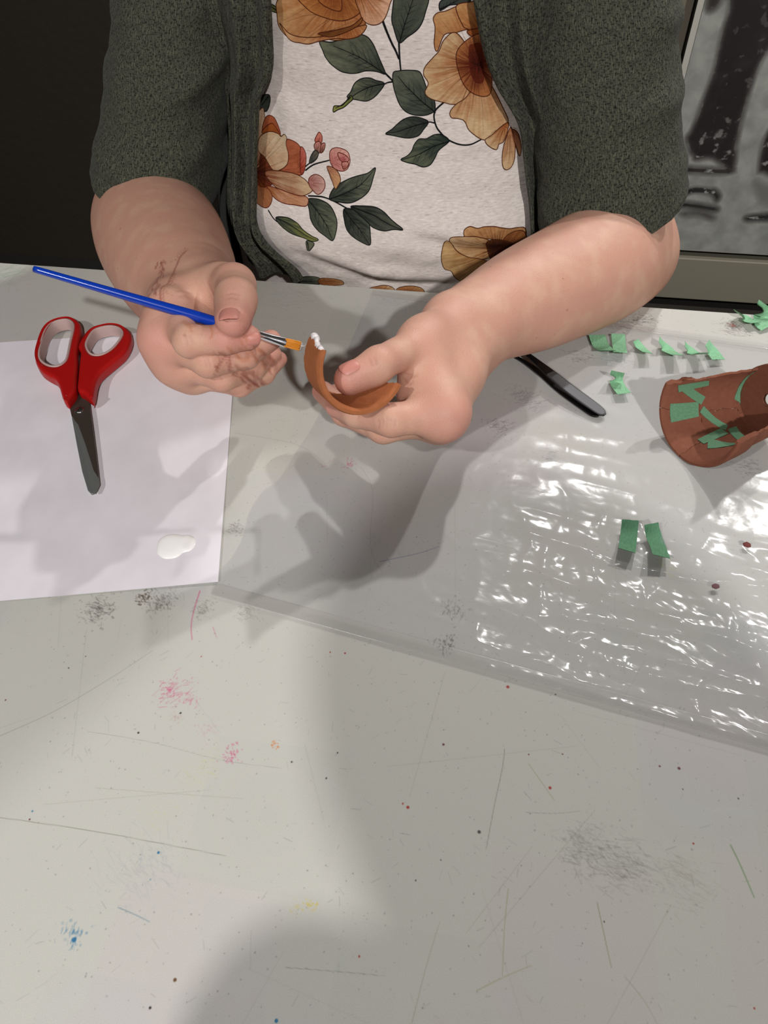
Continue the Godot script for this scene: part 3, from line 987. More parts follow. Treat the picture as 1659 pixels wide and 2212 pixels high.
# the chest at height y: half width, front z, half depth
func chest(y: float) -> Vector3:
	var i := 0
	while i < ROWS.size() - 2 and ROWS[i + 1][0] <= y:
		i += 1
	var t := clampf((y - ROWS[i][0]) / (ROWS[i + 1][0] - ROWS[i][0]), 0.0, 1.0)
	var o := Vector3.ZERO
	for k in 3:
		o[k] = cubic_interpolate(ROWS[i][k + 1], ROWS[i + 1][k + 1], ROWS[maxi(i - 1, 0)][k + 1], ROWS[mini(i + 2, ROWS.size() - 1)][k + 1], t)
	return o


func chest_front(x: float, y: float) -> float:
	var c := chest(y)
	var u := minf(1.0, absf(x - MID) / c.x)
	return c.y - c.z * (1.0 - pow(1.0 - pow(u, 2.4), 1.0 / 2.4))


func build_person() -> void:
	var person := thing("person", Vector3(0.0, 0.0, -0.14), "seated person in a floral shirt and dark green cardigan gluing a clay shard", "person")
	var skin := MB.new()
	# ---- the arm at the left of the picture: its hand holds the brush, finger backs towards the viewer
	var a := Body.new()
	var g0 := a.group(0.016)
	var el := Vector3(-0.2405, 0.7628, -0.0750)
	var wr := Vector3(-0.1183, 0.8120, 0.1223)
	var imc := Vector3(-0.0952, 0.8470, 0.1998)
	var mmc := Vector3(-0.0939, 0.8390, 0.2194)
	var rmc := Vector3(-0.0902, 0.8210, 0.2195)
	var pmc := Vector3(-0.0838, 0.8060, 0.2125)
	var tc := Vector3(-0.0930, 0.8270, 0.1409)
	var tm := Vector3(-0.0552, 0.8570, 0.1786)
	a.chain(g0, [Vector3(-0.150, 1.10, -0.205), el + Vector3(0.016, 0.07, -0.035), el], [0.046, 0.041, 0.046])
	a.limb(g0, [el, Vector3(-0.2011, 0.7780, -0.0160), Vector3(-0.1582, 0.7940, 0.0552), wr], [0.046, 0.0515, 0.045, 0.031], 6)
	a.bone(g0, Vector3(-0.1446, 0.7980, 0.0746), wr + Vector3(0.012, 0.006, 0.0), 0.040, 0.028)
	a.bone(g0, wr, imc, 0.0265, 0.0130)
	a.bone(g0, wr, mmc, 0.025, 0.0130)
	a.bone(g0, wr, rmc, 0.023, 0.0120)
	a.bone(g0, wr, pmc, 0.021, 0.0112)
	a.bone(g0, imc, mmc, 0.011, 0.011)
	a.bone(g0, mmc, rmc, 0.011, 0.010)
	a.bone(g0, rmc, pmc, 0.010, 0.0095)
	a.chain(g0, [wr, tc, tm], [0.024, 0.020, 0.0138])
	a.bone(g0, tm.lerp(tc, 0.4), imc.lerp(wr, 0.35), 0.010, 0.010)
	var gi := a.group(0.004)
	a.chain(gi, [imc, Vector3(-0.0667, 0.8540, 0.2392), Vector3(-0.0435, 0.8560, 0.2371), Vector3(-0.0308, 0.8540, 0.2307)], [0.0112, 0.0098, 0.0088, 0.0078])
	var gm := a.group(0.004)
	a.chain(gm, [mmc, Vector3(-0.0574, 0.8390, 0.2393), Vector3(-0.0378, 0.8350, 0.2245), Vector3(-0.0296, 0.8270, 0.1952)], [0.0112, 0.0096, 0.0086, 0.0072])
	var gr := a.group(0.004)
	a.chain(gr, [rmc, Vector3(-0.0535, 0.8220, 0.2327), Vector3(-0.0394, 0.8160, 0.2130), Vector3(-0.0342, 0.8070, 0.1843)], [0.0106, 0.0090, 0.0082, 0.0068])
	var gp := a.group(0.004)
	a.chain(gp, [pmc, Vector3(-0.0470, 0.8080, 0.2220), Vector3(-0.0361, 0.8030, 0.2023), Vector3(-0.0319, 0.7980, 0.1778)], [0.0096, 0.0078, 0.0070, 0.0058])
	var gt := a.group(0.005)
	var lt := Vector3(-0.0371, 0.8690, 0.2347)
	a.chain(gt, [tm, Vector3(-0.0430, 0.8670, 0.2093), lt], [0.0134, 0.0126, 0.0106])
	a.bone(gt, Vector3(-0.0406, 0.8670, 0.2184), Vector3(-0.0397, 0.8650, 0.2285), 0.0108, 0.0096)
	a.nets(skin, 0.00115, el, Vector3(-0.6, 0.2, 0.6).normalized(), Vector3(-0.5, 0.5, -0.4), Vector3(0.3, 0.90, 0.5))
	var left_n := skin.v.size()
	# ---- the arm at the right: thumb on the shard, fingers under it
	var b := Body.new()
	var h0 := b.group(0.016)
	var rel := Vector3(0.2343, 0.7657, -0.0650)
	var rwr := Vector3(0.1060, 0.8110, 0.1366)
	var bim := Vector3(0.0937, 0.8170, 0.2436)
	var bmm := Vector3(0.0907, 0.8010, 0.2296)
	var brm := Vector3(0.0896, 0.7860, 0.2090)
	var bpm := Vector3(0.0913, 0.7770, 0.1907)
	var btc := Vector3(0.0906, 0.8230, 0.1546)
	var btm := Vector3(0.0736, 0.8390, 0.2040)
	b.chain(h0, [Vector3(0.150, 1.10, -0.205), rel + Vector3(-0.020, 0.07, -0.035), rel], [0.046, 0.039, 0.042])
	b.limb(h0, [rel, Vector3(0.2026, 0.7880, 0.0038), Vector3(0.1554, 0.7980, 0.0670), Vector3(0.1272, 0.8040, 0.1021), rwr], [0.0425, 0.0430, 0.0365, 0.0282, 0.0225])
	b.bone(h0, Vector3(0.1274, 0.7940, 0.0867), Vector3(0.1057, 0.7990, 0.1208), 0.0262, 0.0215)
	b.bone(h0, rwr, bim, 0.0215, 0.0126)
	b.bone(h0, Vector3(0.1045, 0.7990, 0.1234), bmm, 0.0205, 0.0135)
	b.bone(h0, Vector3(0.1044, 0.7970, 0.1205), brm, 0.0195, 0.0120)
	b.bone(h0, Vector3(0.1044, 0.7950, 0.1187), bpm, 0.0185, 0.0110)
	b.bone(h0, bim, bmm, 0.011, 0.011)
	b.bone(h0, bmm, brm, 0.011, 0.010)
	b.chain(h0, [rwr, btc, btm], [0.0215, 0.0180, 0.0120])
	b.bone(h0, btm.lerp(btc, 0.25), bim.lerp(rwr, 0.45), 0.0125, 0.0140)
	b.bone(h0, btm.lerp(btc, 0.05), bim, 0.0110, 0.0130)
	b.bone(h0, Vector3(0.0735, 0.8300, 0.2141), Vector3(0.0735, 0.8200, 0.2292), 0.0085, 0.0100)
	var hi := b.group(0.004)
	b.chain(hi, [bim, Vector3(0.0639, 0.8230, 0.2611), Vector3(0.0402, 0.8160, 0.2496), Vector3(0.0239, 0.8100, 0.2378)], [0.0125, 0.0100, 0.0088, 0.0074])
	var hm := b.group(0.004)
	b.chain(hm, [bmm, Vector3(0.0557, 0.8000, 0.2437), Vector3(0.0255, 0.7920, 0.2231), Vector3(0.0048, 0.7900, 0.2003)], [0.0115, 0.0098, 0.0088, 0.0076])
	var hr := b.group(0.004)
	b.chain(hr, [brm, Vector3(0.0578, 0.7910, 0.2301), Vector3(0.0313, 0.7870, 0.2155), Vector3(0.0151, 0.7870, 0.1974)], [0.0110, 0.0094, 0.0088, 0.0072])
	var hp := b.group(0.004)
	b.chain(hp, [bpm, Vector3(0.0640, 0.7770, 0.2070), Vector3(0.0450, 0.7750, 0.1971), Vector3(0.0308, 0.7760, 0.1844)], [0.0098, 0.0082, 0.0074, 0.0062])
	var ht := b.group(0.005)
	var rt := Vector3(0.0375, 0.8490, 0.2567)
	b.chain(ht, [btm, Vector3(0.0540, 0.8520, 0.2440), rt], [0.0120, 0.0100, 0.0084])
	b.bone(ht, Vector3(0.0502, 0.8460, 0.2444), Vector3(0.0373, 0.8430, 0.2527), 0.0094, 0.0080)
	b.nets(skin, 0.00115, rel, Vector3(0.6, 0.2, 0.6).normalized(), Vector3(-0.3, 0.5, -0.4), Vector3(0.5, 0.89, 0.5))
	var arms_n := skin.v.size()
	# ---- trunk, neck, head and upper arms, mostly under the clothes or above the picture
	var c := Body.new()
	var k0 := c.group(0.05)
	c.bone(k0, Vector3(MID, 0.66, -0.19), Vector3(MID, 0.85, -0.165), 0.115, 0.095)
	c.bone(k0, Vector3(MID - 0.05, 0.9, -0.17), Vector3(MID + 0.05, 0.9, -0.17), 0.085, 0.085)
	c.bone(k0, Vector3(MID - 0.07, 1.05, -0.18), Vector3(MID + 0.07, 1.05, -0.18), 0.078, 0.078)
	c.bone(k0, Vector3(-0.11, 1.13, -0.20), Vector3(0.13, 1.13, -0.20), 0.05, 0.05)
	c.bone(k0, Vector3(-0.150, 1.12, -0.205), el + Vector3(0.016, 0.08, -0.035), 0.044, 0.038)
	c.bone(k0, Vector3(0.150, 1.12, -0.205), rel + Vector3(-0.020, 0.08, -0.035), 0.042, 0.036)
	c.bone(k0, Vector3(MID, 1.15, -0.19), Vector3(MID, 1.25, -0.18), 0.058, 0.054)
	c.nets(skin, 0.010, Vector3(MID, 0.9, -0.15), Vector3.BACK, Vector3(-0.5, 0.5, -0.5), Vector3(0.5, 1.245, 0.4))
	var hd := Body.new()
	var hg := hd.group(0.03)
	var hc := Vector3(MID, 1.345, -0.165)
	hd.bone(hg, hc + Vector3(0, 0.02, -0.03), hc + Vector3(0, 0.01, 0.02), 0.078, 0.07)
	hd.bone(hg, hc + Vector3(0, -0.06, 0.025), hc + Vector3(0, -0.095, 0.045), 0.05, 0.032)
	hd.bone(hg, Vector3(MID, 1.22, -0.19), hc + Vector3(0, -0.05, -0.02), 0.054, 0.056)
	var hf := hd.group(0.008)
	hd.bone(hf, hc + Vector3(0, 0.0, 0.082), hc + Vector3(0, -0.035, 0.103), 0.007, 0.011)
	for s in [-1, 1]:
		var he := hd.group(0.006)
		hd.bone(he, hc + Vector3(0.075 * s, 0.01, -0.01), hc + Vector3(0.072 * s, -0.03, 0.0), 0.012, 0.009)
		var hl := hd.group(0.006)
		hd.bone(hl, hc + Vector3(0.0, -0.062, 0.082), hc + Vector3(0.018 * s, -0.060, 0.076), 0.006, 0.005)
	hd.nets(skin, 0.004, hc, Vector3.UP, Vector3(-0.3, 1.21, -0.4), Vector3(0.3, 1.6, 0.4))
	paint_skin(skin, left_n, arms_n)
	var sm := mat(Color.WHITE, 0.52, 0.0, 0.4)
	sm.vertex_color_use_as_albedo = true
	relief(sm, 0.11, 26.0, 0.022)
	sm.subsurf_scatter_enabled = true
	sm.subsurf_scatter_strength = 0.06
	obj("body", skin, sm, person)
	# nails
	var nail_m := mat(Color(0.76, 0.51, 0.46), 0.42, 0.0, 0.4)
	nail(person, nail_m, Vector3(-0.0327, 0.8800, 0.2410), Vector3(-0.0430, 0.8670, 0.2093), lt, Vector3(0.12, 0.75, 0.62), 0.0068, 0.0068)
	nail(person, nail_m, Vector3(0.0436, 0.8578, 0.2628), Vector3(0.0540, 0.8520, 0.2440), rt, Vector3(-0.22, 0.76, 0.20), 0.0056, 0.0064, 0.0102)
	nail(person, nail_m, Vector3(-0.0272, 0.8580, 0.2325), Vector3(-0.0435, 0.8560, 0.2371), Vector3(-0.0308, 0.8540, 0.2307), Vector3(0.7, 0.2, 0.35), 0.0042, 0.0046, 0.0086)
	build_clothes(person, el, rel)
	var hair := MB.new()
	var rows := PackedVector3Array()
	for j in 17:
		for i in 28:
			var th := TAU * i / 28.0
			var ph := PI * 0.72 * j / 16.0
			var d := Vector3(sin(ph) * sin(th), cos(ph), sin(ph) * cos(th))
			var r := Vector3(0.088, 0.100, 0.106) * (1.0 + 0.02 * sin(i * 2.3 + j))
			if d.z > 0.25 and d.y < 0.45:
				r *= 0.86
			rows.append(hc + Vector3(0, 0.012, -0.012) + d * r)
	hair.grid(rows, 28, 17, true, true)
	obj("hair", hair, mat(Color(0.22, 0.14, 0.09), 0.6), person)
	for s in [-1, 1]:
		var eye := MB.new()
		var e := PackedVector3Array()
		for j in 7:
			for i in 10:
				var th := TAU * i / 10.0
				var ph := PI * j / 6.0
				e.append(hc + Vector3(0.031 * s, -0.004, 0.076) + Vector3(sin(ph) * sin(th), cos(ph), sin(ph) * cos(th)) * 0.011)
		eye.grid(e, 10, 7, true)
		obj("eye", eye, mat(Color(0.85, 0.83, 0.8), 0.2), person)


func nail(person: Node, m: Material, at: Vector3, from: Vector3, to: Vector3, up: Vector3, half_w: float, half_l: float, r_finger := 0.0) -> void:
	var d := (to - from).normalized()
	up = (up - d * up.dot(d)).normalized()
	var x := d.cross(up).normalized()
	var c := from + d * (at - from).dot(d)
	var r := half_w * 1.5
	var lift_ := r_finger if r_finger > 0.0 else (at - c).dot(up)
	var mb := MB.new()
	var p := PackedVector3Array()
	for j in 13:
		for i in 11:
			var s := i / 5.0 - 1.0
			var t := j / 6.0 - 1.0
			# a rounded plate, bent over the finger
			var wide := half_w * pow(1.0 - pow(absf(t), 3.2), 1.0 / 3.2) if absf(t) < 1.0 else 0.0
			var a := s * wide / r
			var edge := maxf(absf(s), absf(t))
			p.append(c + d * t * half_l + x * sin(a) * r + up * (lift_ - r + cos(a) * r - 0.0007 * pow(edge, 6.0) - 0.0005 * t * t))
	mb.grid(p, 11, 13)
	obj("fingernail", mb, m, person)


# colour of the skin: mottled, pinker at the finger ends, freckles, and the fading henna on the left hand
func paint_skin(mb: MB, left_n: int, arms_n: int) -> void:
	var n := FastNoiseLite.new()
	n.seed = 3
	n.frequency = 38.0
	n.fractal_octaves = 3
	# freckles: spots picked on the arms, kept in a coarse grid
	var spots := {}
	for k in 130:
		var q := mb.v[rng.randi() % arms_n]
		if q.z > 0.15:
			continue
		var r := rng.randf_range(0.0005, 0.0011)
		var a := rng.randf_range(0.25, 0.8)
		for x in [-1, 1]:
			for y in [-1, 1]:
				for z in [-1, 1]:
					spots[Vector3i(((q + Vector3(x, y, z) * 0.0012) / 0.004).floor())] = [q, r, a]
	mb.col.resize(mb.v.size())
	var pink := Color(0.560, 0.250, 0.200)
	var pale := Color(0.650, 0.400, 0.290)
	var tips: Array[Vector3] = [Vector3(-0.0280, 0.8550, 0.2312), Vector3(-0.0300, 0.8250, 0.1908), Vector3(-0.0315, 0.7970, 0.1759), Vector3(-0.0358, 0.8690, 0.2389), Vector3(0.0327, 0.8470, 0.2574), Vector3(0.0203, 0.8080, 0.2378), Vector3(0.0003, 0.7900, 0.1968), Vector3(-0.0949, 0.8410, 0.2250), Vector3(0.1010, 0.8150, 0.2479)]
	for k in mb.v.size():
		var p := mb.v[k]
		var t := n.get_noise_3dv(p)
		var c := SKIN.lerp(pink, clampf(0.25 + t * 0.7, 0.0, 1.0) * 0.45).lerp(pale, clampf(-t * 0.8, 0.0, 0.5))
		if k < arms_n:
			for q in tips:
				var d := p.distance_to(q)
				if d < 0.026:
					c = c.lerp(pink, 0.75 * smoothstep(0.026, 0.006, d))
			var f = spots.get(Vector3i((p / 0.004).floor()))
			if f:
				c = c.lerp(Color(0.25, 0.10, 0.06), f[2] * smoothstep(f[1] * 1.3, f[1] * 0.5, p.distance_to(f[0])))
		mb.col[k] = c
	henna(mb, left_n)
	creases(mb, 0, left_n, [PackedVector3Array([Vector3(-0.0452, 0.8750, 0.2191), Vector3(-0.0393, 0.8780, 0.2201), Vector3(-0.0340, 0.8760, 0.2193)]), PackedVector3Array([Vector3(-0.0434, 0.8750, 0.2231), Vector3(-0.0381, 0.8780, 0.2241), Vector3(-0.0334, 0.8760, 0.2234)]), PackedVector3Array([Vector3(-0.0675, 0.8630, 0.2429), Vector3(-0.0637, 0.8630, 0.2506), Vector3(-0.0639, 0.8580, 0.2517)]), PackedVector3Array([Vector3(-0.0636, 0.8650, 0.2444), Vector3(-0.0605, 0.8640, 0.2507), Vector3(-0.0603, 0.8600, 0.2531)]), PackedVector3Array([Vector3(-0.0788, 0.8500, 0.1634), Vector3(-0.0732, 0.8500, 0.1734), Vector3(-0.0671, 0.8500, 0.1865), Vector3(-0.0622, 0.8500, 0.2008)]), PackedVector3Array([Vector3(-0.0919, 0.8500, 0.1850), Vector3(-0.0881, 0.8500, 0.1805), Vector3(-0.0818, 0.8500, 0.1815)]), PackedVector3Array([Vector3(-0.0882, 0.8500, 0.1908), Vector3(-0.0843, 0.8500, 0.1869), Vector3(-0.0785, 0.8500, 0.1885)]), PackedVector3Array([Vector3(-0.0558, 0.8500, 0.2482), Vector3(-0.0550, 0.8450, 0.2485), Vector3(-0.0541, 0.8400, 0.2488)]), PackedVector3Array([Vector3(-0.0518, 0.8350, 0.2439), Vector3(-0.0506, 0.8300, 0.2440), Vector3(-0.0490, 0.8250, 0.2432)]), PackedVector3Array([Vector3(-0.0538, 0.8500, 0.2470), Vector3(-0.0528, 0.8450, 0.2477), Vector3(-0.0519, 0.8400, 0.2481)])])
	creases(mb, left_n, arms_n, [PackedVector3Array([Vector3(0.0478, 0.8550, 0.2433), Vector3(0.0507, 0.8550, 0.2484), Vector3(0.0511, 0.8500, 0.2472)]), PackedVector3Array([Vector3(0.0507, 0.8550, 0.2420), Vector3(0.0532, 0.8550, 0.2468), Vector3(0.0536, 0.8500, 0.2451)]), PackedVector3Array([Vector3(0.0669, 0.8400, 0.2353), Vector3(0.0721, 0.8380, 0.2353), Vector3(0.0774, 0.8350, 0.2312)]), PackedVector3Array([Vector3(0.0659, 0.8350, 0.2327), Vector3(0.0701, 0.8300, 0.2333), Vector3(0.0746, 0.8300, 0.2317)]), PackedVector3Array([Vector3(0.0567, 0.8330, 0.2702), Vector3(0.0582, 0.8300, 0.2728), Vector3(0.0574, 0.8250, 0.2740)]), PackedVector3Array([Vector3(0.0590, 0.8330, 0.2686), Vector3(0.0606, 0.8300, 0.2721), Vector3(0.0599, 0.8250, 0.2737)]), PackedVector3Array([Vector3(0.0617, 0.8330, 0.2678), Vector3(0.0633, 0.8300, 0.2713), Vector3(0.0627, 0.8250, 0.2733)]), PackedVector3Array([Vector3(0.0646, 0.8330, 0.2687), Vector3(0.0659, 0.8300, 0.2718), Vector3(0.0648, 0.8250, 0.2722)]), PackedVector3Array([Vector3(0.0673, 0.8330, 0.2696), Vector3(0.0684, 0.8300, 0.2719), Vector3(0.0672, 0.8250, 0.2714)]), PackedVector3Array([Vector3(0.0412, 0.8250, 0.2542), Vector3(0.0431, 0.8240, 0.2585), Vector3(0.0420, 0.8200, 0.2598)]), PackedVector3Array([Vector3(0.0608, 0.8330, 0.2606), Vector3(0.0646, 0.8330, 0.2553), Vector3(0.0676, 0.8300, 0.2487)])])


# fading henna on the wrist and the finger backs; each stroke marks the skin within its width of a line, seen along the normal of the hand's back
func henna(mb: MB, left_n: int) -> void:
	var strokes := []
	var brown := Color(0.300, 0.095, 0.070)
	var orange := Color(0.46, 0.17, 0.08)
	var add := func(p: PackedVector3Array, mm: float, c: Color, a: float):
		strokes.append([p, mm * 0.001, c, a])
	# arc round the wrist and the net of short lines before it
	add.call(PackedVector3Array([Vector3(-0.0952, 0.8500, 0.1995), Vector3(-0.0995, 0.8500, 0.1860), Vector3(-0.1026, 0.8500, 0.1718), Vector3(-0.1079, 0.8450, 0.1488), Vector3(-0.1095, 0.8410, 0.1305), Vector3(-0.1091, 0.8370, 0.1154)]), 0.7, brown, 0.75)
	add.call(PackedVector3Array([Vector3(-0.0928, 0.8500, 0.2008), Vector3(-0.0966, 0.8500, 0.1885), Vector3(-0.0996, 0.8500, 0.1744), Vector3(-0.1044, 0.8450, 0.1546)]), 0.45, brown, 0.5)
	for k in 22:
		var t := k / 21.0
		var q := Vector3(-0.1259, 0.8410, 0.1312).lerp(Vector3(-0.1041, 0.8480, 0.1891), t)
		for s in 3:
			var o := q + Vector3(rng.randf_range(-0.005, 0.004), rng.randf_range(-0.003, 0.003), rng.randf_range(-0.002, 0.002))
			add.call(PackedVector3Array([o, o + Vector3(0.0012, -0.001, 0.0025) * rng.randf_range(0.5, 1.3)]), rng.randf_range(0.35, 0.6), brown, rng.randf_range(0.4, 0.75))
	for k in 16:
		var q := Vector3(-0.1147, 0.8410, 0.1331).lerp(Vector3(-0.1098, 0.8350, 0.1092), k / 15.0) + Vector3(rng.randf_range(-0.002, 0.002), 0, rng.randf_range(-0.002, 0.002))
		add.call(PackedVector3Array([q, q + Vector3(0.0004, 0, 0.0004)]), rng.randf_range(0.3, 0.6), brown, rng.randf_range(0.3, 0.6))
	for k in 14:
		var q := Vector3(-0.1048, 0.8470, 0.1580).lerp(Vector3(-0.0929, 0.8510, 0.1924), k / 13.0) + Vector3(rng.randf_range(-0.001, 0.003), 0, 0)
		add.call(PackedVector3Array([q, q + Vector3(0.0004, 0, 0.0006)]), rng.randf_range(0.3, 0.5), brown, rng.randf_range(0.25, 0.5))
	# index finger: rusty patches near the middle joint
	add.call(PackedVector3Array([Vector3(-0.0710, 0.8650, 0.2335), Vector3(-0.0670, 0.8650, 0.2364), Vector3(-0.0638, 0.8650, 0.2351), Vector3(-0.0606, 0.8650, 0.2331)]), 1.3, orange, 0.45)
	add.call(PackedVector3Array([Vector3(-0.0671, 0.8650, 0.2370), Vector3(-0.0638, 0.8650, 0.2395), Vector3(-0.0614, 0.8650, 0.2377)]), 1.0, orange, 0.35)
	add.call(PackedVector3Array([Vector3(-0.0519, 0.8650, 0.2370), Vector3(-0.0495, 0.8650, 0.2406), Vector3(-0.0483, 0.8650, 0.2453), Vector3(-0.0493, 0.8650, 0.2478)]), 0.7, orange, 0.55)
	add.call(PackedVector3Array([Vector3(-0.0645, 0.8650, 0.2376), Vector3(-0.0618, 0.8650, 0.2436)]), 0.8, orange, 0.35)
	add.call(PackedVector3Array([Vector3(-0.0656, 0.8650, 0.2470), Vector3(-0.0652, 0.8650, 0.2475)]), 0.8, brown, 0.5)
	# middle and ring fingers: bands, dots and leaf shapes
	for k in 6:
		var q := Vector3(-0.0459, 0.8430, 0.2374).lerp(Vector3(-0.0503, 0.8310, 0.2395), k / 5.0)
		add.call(PackedVector3Array([q, q + Vector3(0.0002, 0, 0.0002)]), 0.8, brown, 0.6)
		var q2 := Vector3(-0.0479, 0.8430, 0.2377).lerp(Vector3(-0.0473, 0.8310, 0.2391), k / 5.0) + Vector3(0.003, 0, 0)
		add.call(PackedVector3Array([q2, q2 + Vector3(0.002, -0.0005, 0.0)]), 0.6, brown, 0.5)
	add.call(PackedVector3Array([Vector3(-0.0494, 0.8430, 0.2369), Vector3(-0.0481, 0.8390, 0.2396), Vector3(-0.0503, 0.8310, 0.2395)]), 0.5, brown, 0.3)
	add.call(PackedVector3Array([Vector3(-0.0435, 0.8430, 0.2361), Vector3(-0.0428, 0.8390, 0.2389), Vector3(-0.0444, 0.8310, 0.2382)]), 0.6, brown, 0.45)
	add.call(PackedVector3Array([Vector3(-0.0388, 0.8410, 0.2337), Vector3(-0.0361, 0.8390, 0.2346), Vector3(-0.0334, 0.8390, 0.2333), Vector3(-0.0338, 0.8410, 0.2306)]), 1.3, orange, 0.5)
	add.call(PackedVector3Array([Vector3(-0.0403, 0.8410, 0.2315), Vector3(-0.0383, 0.8390, 0.2334)]), 1.0, orange, 0.45)
	add.call(PackedVector3Array([Vector3(-0.0341, 0.8410, 0.2232), Vector3(-0.0325, 0.8370, 0.2235), Vector3(-0.0300, 0.8330, 0.2247), Vector3(-0.0293, 0.8270, 0.2236)]), 0.8, orange, 0.5)
	add.call(PackedVector3Array([Vector3(-0.0319, 0.8390, 0.2176), Vector3(-0.0303, 0.8350, 0.2179), Vector3(-0.0280, 0.8330, 0.2180)]), 1.2, orange, 0.55)
	add.call(PackedVector3Array([Vector3(-0.0284, 0.8350, 0.2177), Vector3(-0.0272, 0.8330, 0.2189), Vector3(-0.0285, 0.8250, 0.2158)]), 0.9, brown, 0.4)
	add.call(PackedVector3Array([Vector3(-0.0296, 0.8290, 0.2213), Vector3(-0.0292, 0.8230, 0.2193), Vector3(-0.0282, 0.8190, 0.2180)]), 0.6, brown, 0.4)
	add.call(PackedVector3Array([Vector3(-0.0276, 0.8290, 0.2135), Vector3(-0.0270, 0.8230, 0.2129), Vector3(-0.0277, 0.8170, 0.2112)]), 0.5, brown, 0.35)
	add.call(PackedVector3Array([Vector3(-0.0402, 0.8330, 0.2345), Vector3(-0.0384, 0.8290, 0.2324), Vector3(-0.0346, 0.8310, 0.2326)]), 1.0, brown, 0.5)
	add.call(PackedVector3Array([Vector3(-0.0398, 0.8310, 0.2352), Vector3(-0.0382, 0.8270, 0.2322)]), 0.9, brown, 0.45)
	for k in 7:
		var q := Vector3(-0.0405, 0.8270, 0.2330).lerp(Vector3(-0.0362, 0.8170, 0.2294), k / 6.0)
		add.call(PackedVector3Array([q, q + Vector3(0.0018, -0.0008, 0.0)]), rng.randf_range(0.6, 1.0), brown, 0.6)
		var q2 := q + Vector3(0.004, 0.0, -0.002)
		add.call(PackedVector3Array([q2, q2 + Vector3(0.003, 0.0005, 0.0004)]), 0.4, brown, 0.45)
	add.call(PackedVector3Array([Vector3(-0.0343, 0.8310, 0.2325), Vector3(-0.0351, 0.8230, 0.2301), Vector3(-0.0350, 0.8170, 0.2293)]), 0.6, brown, 0.35)
	add.call(PackedVector3Array([Vector3(-0.0325, 0.8290, 0.2292), Vector3(-0.0331, 0.8220, 0.2275), Vector3(-0.0326, 0.8190, 0.2276)]), 0.5, brown, 0.3)
	for q in PackedVector3Array([Vector3(-0.0337, 0.8110, 0.2210), Vector3(-0.0399, 0.8090, 0.2258), Vector3(-0.0358, 0.8090, 0.2252), Vector3(-0.0407, 0.8190, 0.2306), Vector3(-0.0387, 0.8170, 0.2307), Vector3(-0.0411, 0.8230, 0.2323), Vector3(-0.0502, 0.8350, 0.2403), Vector3(-0.0362, 0.8170, 0.2284)]):
		add.call(PackedVector3Array([q, q + Vector3(0.0003, 0, 0.0003)]), 0.9, brown, 0.7)
	# towards the viewer, off the back of the hand
	var d := Vector3(0.06, 0.72, 0.69).normalized()
	var cand := PackedInt32Array()
	for k in left_n:
		if mb.v[k].z > 0.04:
			cand.append(k)
	var nrm := mb.normals()
	for s in strokes:
		var pts: PackedVector3Array = s[0]
		var lo := pts[0]
		var hi := pts[0]
		for q in pts:
			lo = lo.min(q)
			hi = hi.max(q)
		lo -= Vector3.ONE * 0.022
		hi += Vector3.ONE * 0.022
		var w: float = s[1]
		for k in cand:
			var p := mb.v[k]
			if p.x < lo.x or p.x > hi.x or p.y < lo.y or p.y > hi.y or p.z < lo.z or p.z > hi.z or nrm[k].dot(d) < 0.05:
				continue
			var best := 1.0
			for j in pts.size() - 1:
				var e := pts[j + 1] - pts[j]
				e -= d * e.dot(d)
				var r := p - pts[j]
				r -= d * r.dot(d)
				var t := clampf(r.dot(e) / maxf(e.length_squared(), 1e-9), 0.0, 1.0)
				best = minf(best, (r - e * t).length())
			if best < w * 1.6:
				mb.col[k] = mb.col[k].lerp(s[2], s[3] * smoothstep(w * 1.6, w * 0.4, best))


# shallow skin folds at the joints: the skin dips along each line
func creases(mb: MB, from: int, to: int, lines: Array) -> void:
	var d := Vector3(0.10, 0.66, 0.74).normalized()
	var nrm := mb.normals()
	for pts: PackedVector3Array in lines:
		var lo := pts[0]
		var hi := pts[0]
		for q in pts:
			lo = lo.min(q)
			hi = hi.max(q)
		lo -= Vector3.ONE * 0.02
		hi += Vector3.ONE * 0.02
		for k in range(from, to):
			var p := mb.v[k]
			if p.x < lo.x or p.x > hi.x or p.y < lo.y or p.y > hi.y or p.z < lo.z or p.z > hi.z or nrm[k].dot(d) < 0.1:
				continue
			var best := 1.0
			var end := 1.0
			for j in pts.size() - 1:
				var e := pts[j + 1] - pts[j]
				e -= d * e.dot(d)
				var r := p - pts[j]
				r -= d * r.dot(d)
				var t := clampf(r.dot(e) / maxf(e.length_squared(), 1e-9), 0.0, 1.0)
				var l := (r - e * t).length()
				if l < best:
					best = l
					var along := (j + t) / (pts.size() - 1)
					end = smoothstep(0.0, 0.3, along) * smoothstep(1.0, 0.7, along)
			var dip := exp(-best * best / (0.00085 * 0.00085)) * end
			if dip > 0.02:
				mb.v[k] -= nrm[k] * 0.00055 * dip
				mb.col[k] = mb.col[k].lerp(Color(0.44, 0.20, 0.15), 0.3 * dip)


